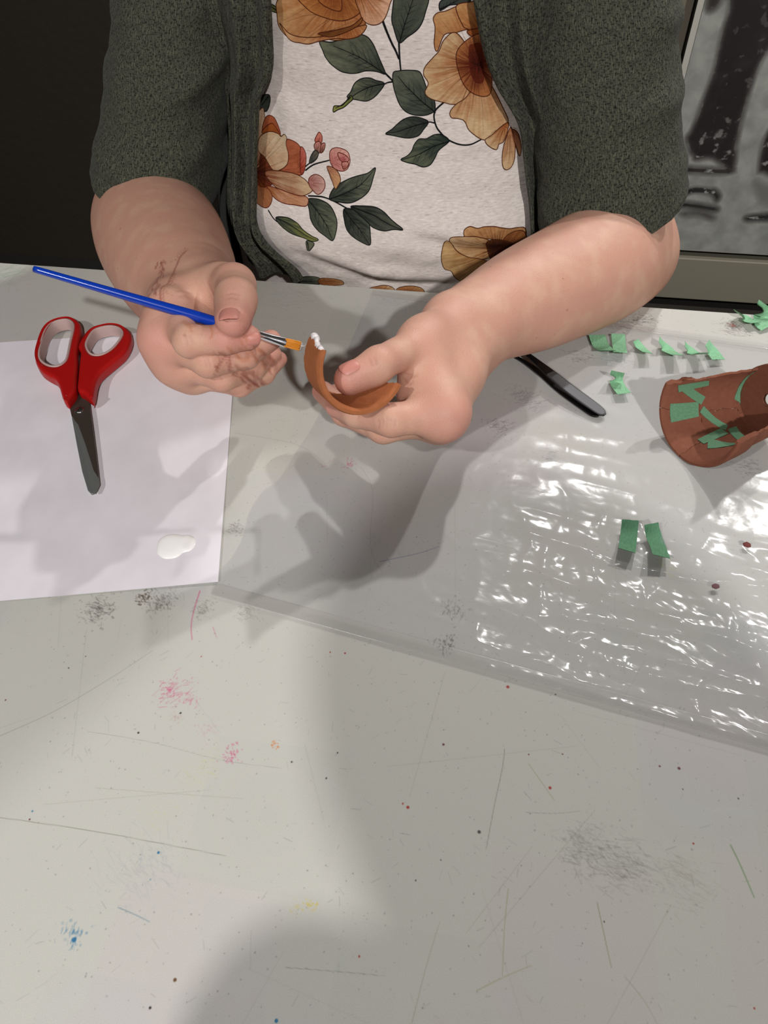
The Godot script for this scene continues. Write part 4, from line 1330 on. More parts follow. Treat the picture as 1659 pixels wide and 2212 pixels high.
# ------------------------------------------------------------------ shirt and cardigan
func knit() -> StandardMaterial3D:
	var c := Cv.new(512, 512, Color(0.242, 0.246, 0.214))
	var n := FastNoiseLite.new()
	n.seed = 14
	n.frequency = 0.12
	n.fractal_octaves = 2
	for y in 512:
		for x in 512:
			var t := n.get_noise_2d(x * 0.75, y * 1.5)
			var s := n.get_noise_2d(x * 2.6 + 700, y * 0.35)
			if t < -0.12:
				c.put(x, y, Color(0.085, 0.09, 0.075), clampf((-t - 0.12) * 3.4, 0.0, 0.8))
			c.put(x, y, Color(0.42, 0.43, 0.35), clampf(s * 1.3, 0.0, 0.6))
			if x % 5 == 0:
				c.put(x, y, Color(0.44, 0.46, 0.36), 0.14)
			if y % 4 == 0:
				c.put(x, y, Color(0.12, 0.125, 0.10), 0.10)
	var m := mat(Color.WHITE, 0.95, 0.0, 0.2)
	m.albedo_texture = c.texture()
	m.uv1_scale = Vector3(6, 6, 1)
	m.heightmap_enabled = true
	m.heightmap_scale = 0.06
	m.heightmap_texture = m.albedo_texture
	m.rim_enabled = true
	m.rim = 0.08
	m.rim_tint = 0.5
	return m


func build_clothes(person: Node3D, el: Vector3, rel: Vector3) -> void:
	# shirt: a tube round the trunk; u and v are metres across and up, so the print lies on the cloth
	var lo := Vector2(-0.16, 0.70)
	var size := 0.32
	var mb := MB.new()
	var p := PackedVector3Array()
	var t := PackedVector2Array()
	var nu := 160
	var nv := 150
	for j in nv:
		var y := lerpf(0.60, 1.20, float(j) / (nv - 1))
		var c := chest(y)
		for i in nu:
			var th := TAU * i / nu - PI
			var s := sin(th)
			var co := cos(th)
			var r := pow(pow(absf(s), 2.4) + pow(absf(co), 2.4), -1.0 / 2.4)
			var q := Vector3(MID + s * r * c.x, y, c.y - c.z + co * r * c.z)
			if co > 0.0:
				q.z += shirt_fold(q.x, y)
			p.append(q)
			t.append(Vector2((q.x - lo.x) / size, 1.0 - (q.y - lo.y) / size))
	mb.grid(p, nu, nv, true, true, t)
	var m := mat(Color.WHITE, 0.9, 0.0, 0.2)
	m.albedo_texture = shirt_print(lo, size)
	m.heightmap_enabled = true
	m.heightmap_scale = 0.05
	m.heightmap_texture = noise_tex(0.05, 512, Color(0.4, 0.4, 0.4), Color.WHITE, 6, 5)
	m.detail_enabled = true
	m.detail_blend_mode = BaseMaterial3D.BLEND_MODE_MUL
	m.detail_uv_layer = BaseMaterial3D.DETAIL_UV_2
	m.detail_albedo = noise_tex(0.035, 512, Color(0.88, 0.87, 0.86), Color(1, 1, 1), 31, 4)
	m.uv2_scale = Vector3(2.5, 9.0, 1)
	obj("shirt", mb, m, person)
	# cardigan: the part round the back and sides, two hanging fronts, two sleeves
	var k := knit()
	var body := MB.new()
	p = PackedVector3Array()
	t = PackedVector2Array()
	for j in 60:
		var y := lerpf(0.58, 1.215, j / 59.0)
		var c := chest(y)
		for i in 61:
			var th := lerpf(deg_to_rad(62.0), deg_to_rad(298.0), i / 60.0)
			var s := sin(th)
			var co := cos(th)
			var r := pow(pow(absf(s), 2.4) + pow(absf(co), 2.4), -1.0 / 2.4)
			p.append(Vector3(MID + s * r * (c.x + 0.012), y, c.y - c.z + co * r * (c.z + 0.012)))
			t.append(Vector2(th * 0.2, y))
	body.grid(p, 61, 60, false, false, t)
	var card: MeshInstance3D = obj("cardigan", body, k, person)
	tag(card, "dark green knitted cardigan")
	front_panel(card, k, PackedVector3Array([Vector3(-0.0730, 0.9685, -0.0300), Vector3(-0.0763, 0.9410, -0.0300), Vector3(-0.0804, 0.9148, -0.0300), Vector3(-0.0897, 0.8990, -0.0300), Vector3(-0.0970, 0.8869, -0.0280), Vector3(-0.1028, 0.8544, -0.0240), Vector3(-0.1061, 0.8203, -0.0180), Vector3(-0.1067, 0.7929, -0.0120), Vector3(-0.0998, 0.7784, -0.0060), Vector3(-0.0870, 0.7675, -0.0020), Vector3(-0.0718, 0.7528, 0.0020), Vector3(-0.0676, 0.7387, 0.0040)]), -1.0)
	front_panel(card, k, PackedVector3Array([Vector3(0.0803, 0.9712, -0.0300), Vector3(0.0854, 0.9510, -0.0300), Vector3(0.0935, 0.9265, -0.0300), Vector3(0.1037, 0.9073, -0.0300), Vector3(0.1148, 0.8914, -0.0280), Vector3(0.1240, 0.8756, -0.0240), Vector3(0.1295, 0.8555, -0.0200), Vector3(0.1348, 0.8344, -0.0160), Vector3(0.1411, 0.8092, -0.0100), Vector3(0.1452, 0.7870, -0.0040), Vector3(0.1445, 0.7680, 0.0020), Vector3(0.1461, 0.7554, 0.0040)]), 1.0)
	sleeve(card, k, Vector3(-0.150, 1.14, -0.21), el, -1.0)
	sleeve(card, k, Vector3(0.150, 1.14, -0.21), rel, 1.0)


# creases of the shirt where it rolls over the belly
func shirt_fold(x: float, y: float) -> float:
	var o := 0.0
	var crease := func(a: Vector2, b: Vector2, deep: float, wide: float, bulge: float) -> float:
		var d := b - a
		var s := clampf((Vector2(x, y) - a).dot(d) / d.length_squared(), 0.0, 1.0)
		var q := Vector2(x, y) - (a + d * s)
		var off := q.length() * signf(q.y)
		var ends := smoothstep(0.0, 0.25, s) * smoothstep(1.0, 0.75, s)
		return ends * (-deep * exp(-off * off / (wide * wide)) + bulge * exp(-pow((off - wide * 2.2) / (wide * 1.6), 2.0)))
	o += crease.call(Vector2(0.0234, 0.7966), Vector2(0.1484, 0.7698), 0.0045, 0.006, 0.004)
	o += crease.call(Vector2(-0.0721, 0.7660), Vector2(0.0251, 0.7370), 0.0045, 0.005, 0.004)
	o += crease.call(Vector2(-0.0153, 0.7408), Vector2(0.0913, 0.7389), 0.004, 0.005, 0.003)
	o += crease.call(Vector2(-0.0888, 0.8929), Vector2(-0.0861, 0.8471), 0.003, 0.008, 0.002)
	o += 0.0012 * fine.get_noise_2d(x * 14.0, y * 30.0) + 0.0008 * fine.get_noise_2d(x * 40.0 + 9.0, y * 60.0)
	return o


func front_panel(parent: Node, m: Material, edge: PackedVector3Array, side: float) -> void:
	var e := curve3(edge, 5)
	e.reverse()
	e.append(Vector3(e[e.size() - 1].x * 0.9 + side * 0.012, 1.05, -0.045))
	e.append(Vector3(side * 0.09 + MID, 1.14, -0.085))
	e.append(Vector3(side * 0.075 + MID, 1.20, -0.125))
	var mb := MB.new()
	var p := PackedVector3Array()
	var t := PackedVector2Array()
	var nu := 70
	for layer in 2:
		p.clear()
		t.clear()
		for j in e.size():
			var y := e[j].y
			var c := chest(y)
			var xo: float = MID + side * (c.x + 0.014)
			for i in nu:
				var s := i / float(nu - 1)
				var x := lerpf(e[j].x, xo, s)
				var z := chest_front(lerpf(x, MID, 0.02), y) + 0.009
				z = maxf(z, c.y - c.z * 0.85)
				# folds hang down the panel: deep ones towards the arm, one roll along the edge
				var low := smoothstep(1.05, 0.8, y)
				var f := 0.017 * pow(0.5 + 0.5 * cos((s * 2.6 + 0.12 * sin(y * 9.0)) * TAU), 1.6) * smoothstep(0.06, 0.2, s)
				f += 0.010 * exp(-pow((s - 0.05) / 0.06, 2.0))
				f += 0.004 * sin(s * 31.0 + y * 6.0) * smoothstep(0.2, 0.5, s)
				f += 0.003 * fine.get_noise_2d(s * 6.0, y * 12.0)
				z += f * lerpf(0.8, 1.15, low) - layer * 0.0025
				if i == 0:
					z -= 0.002
				z -= 0.075 * smoothstep(0.5, 1.0, s) * low
				p.append(Vector3(x, y, z))
				t.append(Vector2(s * 0.12 * side, y))
		mb.grid(p, nu, e.size(), false, (side < 0) != (layer == 1), t)
	obj("front_panel", mb, m, parent)


func sleeve(parent: Node, m: Material, top: Vector3, elbow: Vector3, side: float) -> void:
	var mb := MB.new()
	var p := PackedVector3Array()
	var t := PackedVector2Array()
	var nu := 72
	var nv := 64
	# the hem hangs lower on the body side and behind
	var hem: Vector3 = (Vector3(-0.2144, 0.8060, -0.0500)) if side < 0 else (Vector3(0.2109, 0.8144, -0.0450))
	for layer in 2:
		p.clear()
		t.clear()
		# the shoulder, rounded
		for j in 7:
			var a := PI / 2 * (1.0 - j / 7.0)
			for i in nu + 1:
				var th := TAU * i / nu + PI
				p.append(top + Vector3(sin(th) * 0.062 * cos(a), 0.052 * sin(a), cos(th) * 0.066 * cos(a)) + Vector3(-side * 0.02 * sin(a), 0.0, 0.0))
				t.append(Vector2(i / float(nu) * 0.42, -0.06 * sin(a)))
		for j in nv:
			var s := j / float(nv - 1)
			var c := top.lerp(hem, s) + Vector3(side * -0.006 * sin(s * PI), 0, 0.0)
			var r := lerpf(0.062, 0.0575 if side > 0 else 0.0510, smoothstep(0.0, 0.5, s))
			for i in nu + 1:
				var th := TAU * i / nu + PI
				var d := Vector3(sin(th), 0.0, cos(th))
				var w := 0.0075 * pow(0.5 + 0.5 * sin(s * 40.0 + 2.2 * sin(th * 1.0 + side) + side), 3.0) * smoothstep(0.45, 0.7, s) * smoothstep(1.0, 0.9, s) * (0.55 + 0.45 * sin(th * 2.0 + s * 9.0))
				w += 0.0025 * fine.get_noise_3d(d.x * 1.6 + side * 5.0, s * 9.0, d.z * 1.6)
				w += 0.0022 * smoothstep(0.90, 0.91, s) * smoothstep(1.0, 0.99, s)
				var q := c + d * (r + w - layer * 0.0022)
				q.z -= 0.085 * maxf(0.0, -d.z) * smoothstep(0.0, 0.6, s)
				# the hem line rises towards the outside of the arm
				q.y += s * s * s * (0.021 * side * d.x - 0.004 * d.z)
				p.append(q)
				t.append(Vector2(i / float(nu) * 0.42, s * 0.42))
		mb.grid(p, nu + 1, nv + 7, false, layer == 0, t)
	obj("sleeve", mb, m, parent)


# watercolour flowers and leaves, drawn where they lie on the shirt
func shirt_print(lo: Vector2, size: float) -> ImageTexture:
	var c := Cv.new(1600, 1600, Color(0.87, 0.835, 0.81))
	c.up = true
	c.lo = lo
	c.k = 1600.0 / size
	var n := FastNoiseLite.new()
	n.seed = 2
	n.frequency = 0.9
	n.fractal_octaves = 3
	# heather: short level streaks, lighter and darker
	for k in 5200:
		var q := Vector2(rng.randf() * 1600, rng.randf() * 1600)
		var w := rng.randf_range(6, 40)
		var tone := Color(0.95, 0.925, 0.905) if rng.randf() < 0.55 else Color(0.72, 0.69, 0.665)
		c.line(PackedVector2Array([q, q + Vector2(w, rng.randf_range(-2, 2))]), rng.randf_range(0.8, 2.6), 0.6, tone, rng.randf_range(0.08, 0.3))
	var map := func(a: PackedVector2Array) -> PackedVector2Array:
		var o := PackedVector2Array()
		for q in a:
			o.append(c.px(q))
		return o
	var petal := func(a: PackedVector2Array, base: Vector2, c0: Color, c1: Color, rim: Color, power := 1.0):
		var q := curve2(map.call(a), 6)
		c.fill(q, c.px(base), c0, c1, 0.96, n, 0.35, power)
		var mid := Vector2.ZERO
		for e in q:
			mid += e / q.size()
		for s in 7:
			var e := q[(s * q.size()) / 7]
			var b := c.px(base)
			c.line(PackedVector2Array([b.lerp(e, 0.25), b.lerp(e, 0.6) + Vector2(rng.randfn(0, 4), rng.randfn(0, 4)), b.lerp(e, 0.92)]), 1.2, 0.6, rim, 0.20)
		q.append(q[0])
		c.line(q, 1.7, 1.7, rim, 0.75)
	var green := Color(0.20, 0.225, 0.195)
	var sage := Color(0.40, 0.415, 0.335)
	var line := Color(0.075, 0.08, 0.085)
	var leaf := func(a: PackedVector2Array, rib: PackedVector2Array, c0: Color, c1: Color):
		var q := curve2(map.call(a), 6)
		var r := curve2(map.call(rib), 6, false)
		c.fill(q, r[0], c0, c1, 0.97, n, 0.45)
		c.line(r, 2.2, 1.0, line, 0.7)
		for s in range(1, 6):
			var o := r[(s * (r.size() - 1)) / 7]
			var d := (r[r.size() - 1] - r[0]).normalized()
			var reach := (r[r.size() - 1] - r[0]).length() * 0.27 * (1.0 - absf(s - 2.5) * 0.16)
			for w in [-1.0, 1.0]:
				var e: Vector2 = o + d.rotated(w * 0.75) * reach
				if Geometry2D.is_point_in_polygon(e, q):
					c.line(PackedVector2Array([o, o.lerp(e, 0.5) + d * 3.0, e]), 1.2, 0.6, line, 0.38)
		q.append(q[0])
		c.line(q, 1.9, 1.9, line, 0.8)
	var stem := func(a: PackedVector2Array, w := 3.4):
		c.line(curve2(map.call(a), 6, false), w, w * 0.8, line, 0.92)
	var tan_ := Color(0.74, 0.56, 0.37)
	var rust := Color(0.56, 0.30, 0.14)
	var cream := Color(0.80, 0.68, 0.52)
	var peach := Color(0.78, 0.58, 0.44)
	var rim := Color(0.28, 0.13, 0.07)
	var maroon := Color(0.34, 0.12, 0.08)
	# stems first
	stem.call(PackedVector2Array([Vector2(0.0126, 0.9525), Vector2(0.0170, 0.9421), Vector2(0.0223, 0.9326), Vector2(0.0248, 0.9267)]), 4.4)
	stem.call(PackedVector2Array([Vector2(0.0249, 0.9384), Vector2(0.0252, 0.9294), Vector2(0.0262, 0.9178)]), 3.6)
	stem.call(PackedVector2Array([Vector2(0.0135, 0.9164), Vector2(0.0172, 0.9132), Vector2(0.0202, 0.9105)]), 4.0)
	stem.call(PackedVector2Array([Vector2(0.0202, 0.9105), Vector2(0.0156, 0.9097), Vector2(0.0126, 0.9083)]), 3.0)
	stem.call(PackedVector2Array([Vector2(0.0609, 0.8951), Vector2(0.0544, 0.8890), Vector2(0.0539, 0.8828), Vector2(0.0573, 0.8752), Vector2(0.0650, 0.8681), Vector2(0.0749, 0.8640), Vector2(0.0845, 0.8631), Vector2(0.0938, 0.8662)]), 3.4)
	stem.call(PackedVector2Array([Vector2(0.0540, 0.8801), Vector2(0.0502, 0.8808), Vector2(0.0472, 0.8801)]), 2.6)
	stem.call(PackedVector2Array([Vector2(0.0670, 0.8667), Vector2(0.0640, 0.8654), Vector2(0.0614, 0.8651)]), 2.6)
	stem.call(PackedVector2Array([Vector2(-0.0587, 0.8381), Vector2(-0.0497, 0.8439), Vector2(-0.0359, 0.8485)]), 3.0)
	stem.call(PackedVector2Array([Vector2(-0.0586, 0.8410), Vector2(-0.0532, 0.8452), Vector2(-0.0514, 0.8462)]), 2.6)
	stem.call(PackedVector2Array([Vector2(-0.0565, 0.8183), Vector2(-0.0414, 0.8194), Vector2(-0.0283, 0.8158), Vector2(-0.0153, 0.8117)]), 3.0)
	stem.call(PackedVector2Array([Vector2(-0.0975, 0.8000), Vector2(-0.0925, 0.7958), Vector2(-0.0876, 0.7932)]), 3.0)
	# leaves
	leaf.call(PackedVector2Array([Vector2(-0.0387, 0.9370), Vector2(-0.0291, 0.9369), Vector2(-0.0179, 0.9401), Vector2(-0.0085, 0.9430), Vector2(-0.0011, 0.9423), Vector2(0.0045, 0.9370), Vector2(0.0076, 0.9306), Vector2(0.0114, 0.9224), Vector2(0.0135, 0.9158), Vector2(0.0071, 0.9173), Vector2(-0.0023, 0.9176), Vector2(-0.0108, 0.9156), Vector2(-0.0215, 0.9161), Vector2(-0.0305, 0.9206), Vector2(-0.0347, 0.9254), Vector2(-0.0369, 0.9309)]), PackedVector2Array([Vector2(0.0135, 0.9158), Vector2(0.0017, 0.9228), Vector2(-0.0111, 0.9290), Vector2(-0.0278, 0.9341)]), green, sage)
	leaf.call(PackedVector2Array([Vector2(0.0210, 0.9665), Vector2(0.0194, 0.9545), Vector2(0.0208, 0.9484), Vector2(0.0249, 0.9384), Vector2(0.0314, 0.9423), Vector2(0.0403, 0.9486), Vector2(0.0447, 0.9577), Vector2(0.0458, 0.9710), Vector2(0.0210, 0.9709)]), PackedVector2Array([Vector2(0.0253, 0.9384), Vector2(0.0286, 0.9485), Vector2(0.0332, 0.9607), Vector2(0.0366, 0.9695)]), green, Color(0.30, 0.32, 0.27))
	leaf.call(PackedVector2Array([Vector2(0.0199, 0.9166), Vector2(0.0247, 0.9184), Vector2(0.0321, 0.9189), Vector2(0.0406, 0.9179), Vector2(0.0444, 0.9122), Vector2(0.0471, 0.9061), Vector2(0.0525, 0.8999), Vector2(0.0543, 0.8917), Vector2(0.0529, 0.8880), Vector2(0.0451, 0.8856), Vector2(0.0355, 0.8862), Vector2(0.0285, 0.8895), Vector2(0.0231, 0.8973), Vector2(0.0201, 0.9075)]), PackedVector2Array([Vector2(0.0545, 0.8876), Vector2(0.0448, 0.8952), Vector2(0.0333, 0.9043), Vector2(0.0239, 0.9143)]), Color(0.17, 0.20, 0.175), Color(0.36, 0.38, 0.32))
	leaf.call(PackedVector2Array([Vector2(0.0126, 0.9089), Vector2(0.0058, 0.9108), Vector2(0.0005, 0.9126), Vector2(-0.0064, 0.9117), Vector2(-0.0119, 0.9080), Vector2(-0.0154, 0.9017), Vector2(-0.0187, 0.8974), Vector2(-0.0109, 0.8957), Vector2(-0.0031, 0.8950), Vector2(0.0031, 0.8977), Vector2(0.0086, 0.9027)]), PackedVector2Array([Vector2(0.0126, 0.9086), Vector2(0.0011, 0.9058), Vector2(-0.0107, 0.9005), Vector2(-0.0221, 0.8916)]), green, sage)
	leaf.call(PackedVector2Array([Vector2(-0.0159, 0.8989), Vector2(-0.0196, 0.8945), Vector2(-0.0238, 0.8908), Vector2(-0.0302, 0.8900), Vector2(-0.0313, 0.8855), Vector2(-0.0271, 0.8875), Vector2(-0.0222, 0.8895), Vector2(-0.0181, 0.8926), Vector2(-0.0140, 0.8962)]), PackedVector2Array([Vector2(-0.0159, 0.8975), Vector2(-0.0229, 0.8919), Vector2(-0.0295, 0.8884)]), Color(0.42, 0.44, 0.22), Color(0.52, 0.54, 0.26))
	leaf.call(PackedVector2Array([Vector2(0.0491, 0.8808), Vector2(0.0425, 0.8839), Vector2(0.0355, 0.8845), Vector2(0.0287, 0.8826), Vector2(0.0233, 0.8790), Vector2(0.0187, 0.8748), Vector2(0.0136, 0.8714), Vector2(0.0203, 0.8703), Vector2(0.0290, 0.8691), Vector2(0.0360, 0.8693), Vector2(0.0417, 0.8711), Vector2(0.0454, 0.8753)]), PackedVector2Array([Vector2(0.0491, 0.8805), Vector2(0.0376, 0.8780), Vector2(0.0242, 0.8735), Vector2(0.0144, 0.8718)]), Color(0.14, 0.165, 0.15), Color(0.28, 0.305, 0.26))
	leaf.call(PackedVector2Array([Vector2(0.0670, 0.8663), Vector2(0.0610, 0.8710), Vector2(0.0552, 0.8714), Vector2(0.0507, 0.8697), Vector2(0.0477, 0.8684), Vector2(0.0419, 0.8683), Vector2(0.0381, 0.8641), Vector2(0.0363, 0.8595), Vector2(0.0325, 0.8553), Vector2(0.0271, 0.8523), Vector2(0.0335, 0.8500), Vector2(0.0399, 0.8491), Vector2(0.0468, 0.8471), Vector2(0.0526, 0.8488), Vector2(0.0562, 0.8544), Vector2(0.0590, 0.8596)]), PackedVector2Array([Vector2(0.0671, 0.8660), Vector2(0.0538, 0.8621), Vector2(0.0404, 0.8557), Vector2(0.0279, 0.8523)]), Color(0.13, 0.17, 0.15), Color(0.38, 0.40, 0.32))
	leaf.call(PackedVector2Array([Vector2(-0.0362, 0.8185), Vector2(-0.0318, 0.8279), Vector2(-0.0220, 0.8341), Vector2(-0.0116, 0.8383), Vector2(-0.0013, 0.8414), Vector2(0.0051, 0.8455), Vector2(0.0032, 0.8374), Vector2(0.0001, 0.8283), Vector2(-0.0052, 0.8227), Vector2(-0.0147, 0.8178), Vector2(-0.0249, 0.8167)]), PackedVector2Array([Vector2(-0.0362, 0.8185), Vector2(-0.0220, 0.8241), Vector2(-0.0074, 0.8322), Vector2(0.0051, 0.8452)]), Color(0.17, 0.195, 0.165), Color(0.38, 0.40, 0.33))
	leaf.call(PackedVector2Array([Vector2(-0.0574, 0.8154), Vector2(-0.0553, 0.8079), Vector2(-0.0534, 0.8013), Vector2(-0.0488, 0.7958), Vector2(-0.0409, 0.7906), Vector2(-0.0331, 0.7866), Vector2(-0.0293, 0.7950), Vector2(-0.0286, 0.8029), Vector2(-0.0324, 0.8104), Vector2(-0.0391, 0.8155), Vector2(-0.0480, 0.8172)]), PackedVector2Array([Vector2(-0.0574, 0.8154), Vector2(-0.0477, 0.8088), Vector2(-0.0386, 0.7995), Vector2(-0.0331, 0.7866)]), Color(0.17, 0.195, 0.165), Color(0.36, 0.38, 0.31))
	leaf.call(PackedVector2Array([Vector2(-0.0226, 0.8122), Vector2(-0.0213, 0.8029), Vector2(-0.0180, 0.7960), Vector2(-0.0103, 0.7897), Vector2(0.0016, 0.7855), Vector2(0.0024, 0.7956), Vector2(0.0007, 0.8049), Vector2(-0.0046, 0.8100), Vector2(-0.0132, 0.8128)]), PackedVector2Array([Vector2(-0.0226, 0.8122), Vector2(-0.0149, 0.8050), Vector2(-0.0061, 0.7969), Vector2(0.0016, 0.7855)]), Color(0.11, 0.13, 0.115), Color(0.30, 0.32, 0.27))
	leaf.call(PackedVector2Array([Vector2(-0.0163, 0.8147), Vector2(-0.0049, 0.8157), Vector2(0.0064, 0.8149), Vector2(0.0141, 0.8116), Vector2(0.0207, 0.8069), Vector2(0.0315, 0.7998), Vector2(0.0232, 0.7998), Vector2(0.0149, 0.7984), Vector2(0.0056, 0.8004), Vector2(-0.0022, 0.8055), Vector2(-0.0101, 0.8104)]), PackedVector2Array([Vector2(-0.0163, 0.8147), Vector2(0.0017, 0.8103), Vector2(0.0167, 0.8043), Vector2(0.0307, 0.7997)]), Color(0.12, 0.14, 0.125), Color(0.30, 0.32, 0.27))
	leaf.call(PackedVector2Array([Vector2(-0.0894, 0.7966), Vector2(-0.0776, 0.7991), Vector2(-0.0681, 0.7972), Vector2(-0.0612, 0.7920), Vector2(-0.0536, 0.7888), Vector2(-0.0465, 0.7861), Vector2(-0.0527, 0.7833), Vector2(-0.0617, 0.7852), Vector2(-0.0735, 0.7863), Vector2(-0.0829, 0.7895)]), PackedVector2Array([Vector2(-0.0894, 0.7966), Vector2(-0.0753, 0.7940), Vector2(-0.0614, 0.7887), Vector2(-0.0484, 0.7853)]), Color(0.22, 0.25, 0.215), Color(0.50, 0.51, 0.27))
	leaf.call(PackedVector2Array([Vector2(-0.0588, 0.7826), Vector2(-0.0514, 0.7821), Vector2(-0.0529, 0.7779), Vector2(-0.0584, 0.7726)]), PackedVector2Array([Vector2(-0.0579, 0.7818), Vector2(-0.0572, 0.7739)]), sage, sage)
	leaf.call(PackedVector2Array([Vector2(-0.1045, 0.8852), Vector2(-0.0905, 0.8905), Vector2(-0.0950, 0.8774), Vector2(-0.1050, 0.8779)]), PackedVector2Array([Vector2(-0.0916, 0.8895), Vector2(-0.1001, 0.8806)]), green, green)
	leaf.call(PackedVector2Array([Vector2(-0.0812, 0.9598), Vector2(-0.0722, 0.9568), Vector2(-0.0727, 0.9536), Vector2(-0.0819, 0.9557)]), PackedVector2Array([Vector2(-0.0725, 0.9546), Vector2(-0.0809, 0.9589)]), Color(0.44, 0.46, 0.22), Color(0.40, 0.42, 0.25))
	leaf.call(PackedVector2Array([Vector2(0.0572, 0.9665), Vector2(0.0757, 0.9689), Vector2(0.0767, 0.9636), Vector2(0.0641, 0.9634), Vector2(0.0591, 0.9611), Vector2(0.0557, 0.9600)]), PackedVector2Array([Vector2(0.0557, 0.9606), Vector2(0.0691, 0.9662)]), Color(0.24, 0.27, 0.25), Color(0.2, 0.22, 0.2))
	leaf.call(PackedVector2Array([Vector2(-0.0863, 0.7213), Vector2(-0.0693, 0.7336), Vector2(-0.0539, 0.7359), Vector2(-0.0569, 0.7250), Vector2(-0.0720, 0.7192)]), PackedVector2Array([Vector2(-0.0865, 0.7206), Vector2(-0.0558, 0.7313)]), Color(0.20, 0.225, 0.215), sage)
	# the big open flower at the top
	petal.call(PackedVector2Array([Vector2(-0.0714, 0.9624), Vector2(-0.0736, 0.9529), Vector2(-0.0726, 0.9434), Vector2(-0.0648, 0.9371), Vector2(-0.0529, 0.9356), Vector2(-0.0388, 0.9393), Vector2(-0.0237, 0.9382), Vector2(-0.0085, 0.9430), Vector2(-0.0008, 0.9510), Vector2(-0.0038, 0.9630), Vector2(-0.0176, 0.9715), Vector2(-0.0547, 0.9697)]), Vector2(-0.0174, 0.9745), rust, tan_, rim)
	petal.call(PackedVector2Array([Vector2(-0.0720, 0.9467), Vector2(-0.0650, 0.9361), Vector2(-0.0551, 0.9344), Vector2(-0.0479, 0.9344), Vector2(-0.0410, 0.9365), Vector2(-0.0274, 0.9393), Vector2(-0.0142, 0.9399), Vector2(-0.0048, 0.9431), Vector2(-0.0001, 0.9495), Vector2(-0.0082, 0.9483), Vector2(-0.0194, 0.9448), Vector2(-0.0348, 0.9408), Vector2(-0.0525, 0.9389), Vector2(-0.0644, 0.9404)]), Vector2(-0.0184, 0.9596), rust, Color(0.80, 0.62, 0.45), rim)
	petal.call(PackedVector2Array([Vector2(-0.0547, 0.9697), Vector2(-0.0465, 0.9582), Vector2(-0.0337, 0.9535), Vector2(-0.0189, 0.9520), Vector2(-0.0059, 0.9570), Vector2(-0.0001, 0.9661), Vector2(-0.0034, 0.9719)]), Vector2(-0.0210, 0.9744), Color(0.46, 0.24, 0.11), Color(0.68, 0.45, 0.25), rim)
	petal.call(PackedVector2Array([Vector2(-0.0377, 0.9707), Vector2(-0.0366, 0.9633), Vector2(-0.0258, 0.9587), Vector2(-0.0192, 0.9596), Vector2(-0.0212, 0.9714)]), Vector2(-0.0246, 0.9742), Color(0.42, 0.20, 0.09), Color(0.62, 0.38, 0.2), rim)
	petal.call(PackedVector2Array([Vector2(-0.0069, 0.9718), Vector2(-0.0048, 0.9570), Vector2(-0.0000, 0.9510), Vector2(0.0072, 0.9500), Vector2(0.0137, 0.9538), Vector2(0.0181, 0.9635), Vector2(0.0197, 0.9723)]), Vector2(-0.0068, 0.9748), rust, Color(0.82, 0.65, 0.53), rim)
	petal.call(PackedVector2Array([Vector2(-0.0393, 0.9425), Vector2(-0.0269, 0.9451), Vector2(-0.0118, 0.9491), Vector2(-0.0035, 0.9546), Vector2(-0.0051, 0.9503), Vector2(-0.0157, 0.9449), Vector2(-0.0292, 0.9405)]), Vector2(-0.0386, 0.9415), Color(0.40, 0.24, 0.12), Color(0.50, 0.30, 0.14), rim)
	# the open flower at the right, partly under the cardigan
	var eye := Vector2(0.0864, 0.9218)
	petal.call(PackedVector2Array([Vector2(0.0526, 0.9486), Vector2(0.0510, 0.9547), Vector2(0.0540, 0.9583), Vector2(0.0599, 0.9594), Vector2(0.0676, 0.9621), Vector2(0.0760, 0.9636), Vector2(0.0865, 0.9596), Vector2(0.0894, 0.9442), Vector2(0.0771, 0.9467), Vector2(0.0685, 0.9452), Vector2(0.0598, 0.9438), Vector2(0.0548, 0.9327), Vector2(0.0522, 0.9376)]), eye, rust, tan_, rim)
	petal.call(PackedVector2Array([Vector2(0.0685, 0.9452), Vector2(0.0599, 0.9407), Vector2(0.0559, 0.9327), Vector2(0.0513, 0.9279), Vector2(0.0453, 0.9213), Vector2(0.0443, 0.9156), Vector2(0.0481, 0.9095), Vector2(0.0457, 0.9027), Vector2(0.0503, 0.8983), Vector2(0.0616, 0.8950), Vector2(0.0710, 0.8937), Vector2(0.0782, 0.8968), Vector2(0.0833, 0.9034), Vector2(0.0859, 0.9184), Vector2(0.0797, 0.9320)]), eye, rust, cream, rim, 0.8)
	petal.call(PackedVector2Array([Vector2(0.0676, 0.9618), Vector2(0.0734, 0.9496), Vector2(0.0770, 0.9473), Vector2(0.0876, 0.9443), Vector2(0.0880, 0.9625), Vector2(0.0760, 0.9645)]), Vector2(0.0876, 0.9443), rust, tan_, rim)
	petal.call(PackedVector2Array([Vector2(0.0771, 0.9461), Vector2(0.0809, 0.9415), Vector2(0.0888, 0.9379), Vector2(0.0909, 0.9466)]), eye, Color(0.45, 0.22, 0.1), rust, rim)
	petal.call(PackedVector2Array([Vector2(0.0839, 0.9050), Vector2(0.0782, 0.8979), Vector2(0.0710, 0.8937), Vector2(0.0665, 0.8881), Vector2(0.0679, 0.8836), Vector2(0.0736, 0.8827), Vector2(0.0786, 0.8807), Vector2(0.0825, 0.8743), Vector2(0.0878, 0.8698), Vector2(0.0957, 0.8656), Vector2(0.1013, 0.8671), Vector2(0.1100, 0.8744), Vector2(0.1146, 0.8772), Vector2(0.1085, 0.8891), Vector2(0.0976, 0.9074), Vector2(0.0917, 0.9130)]), eye, Color(0.62, 0.38, 0.22), cream, rim, 0.8)
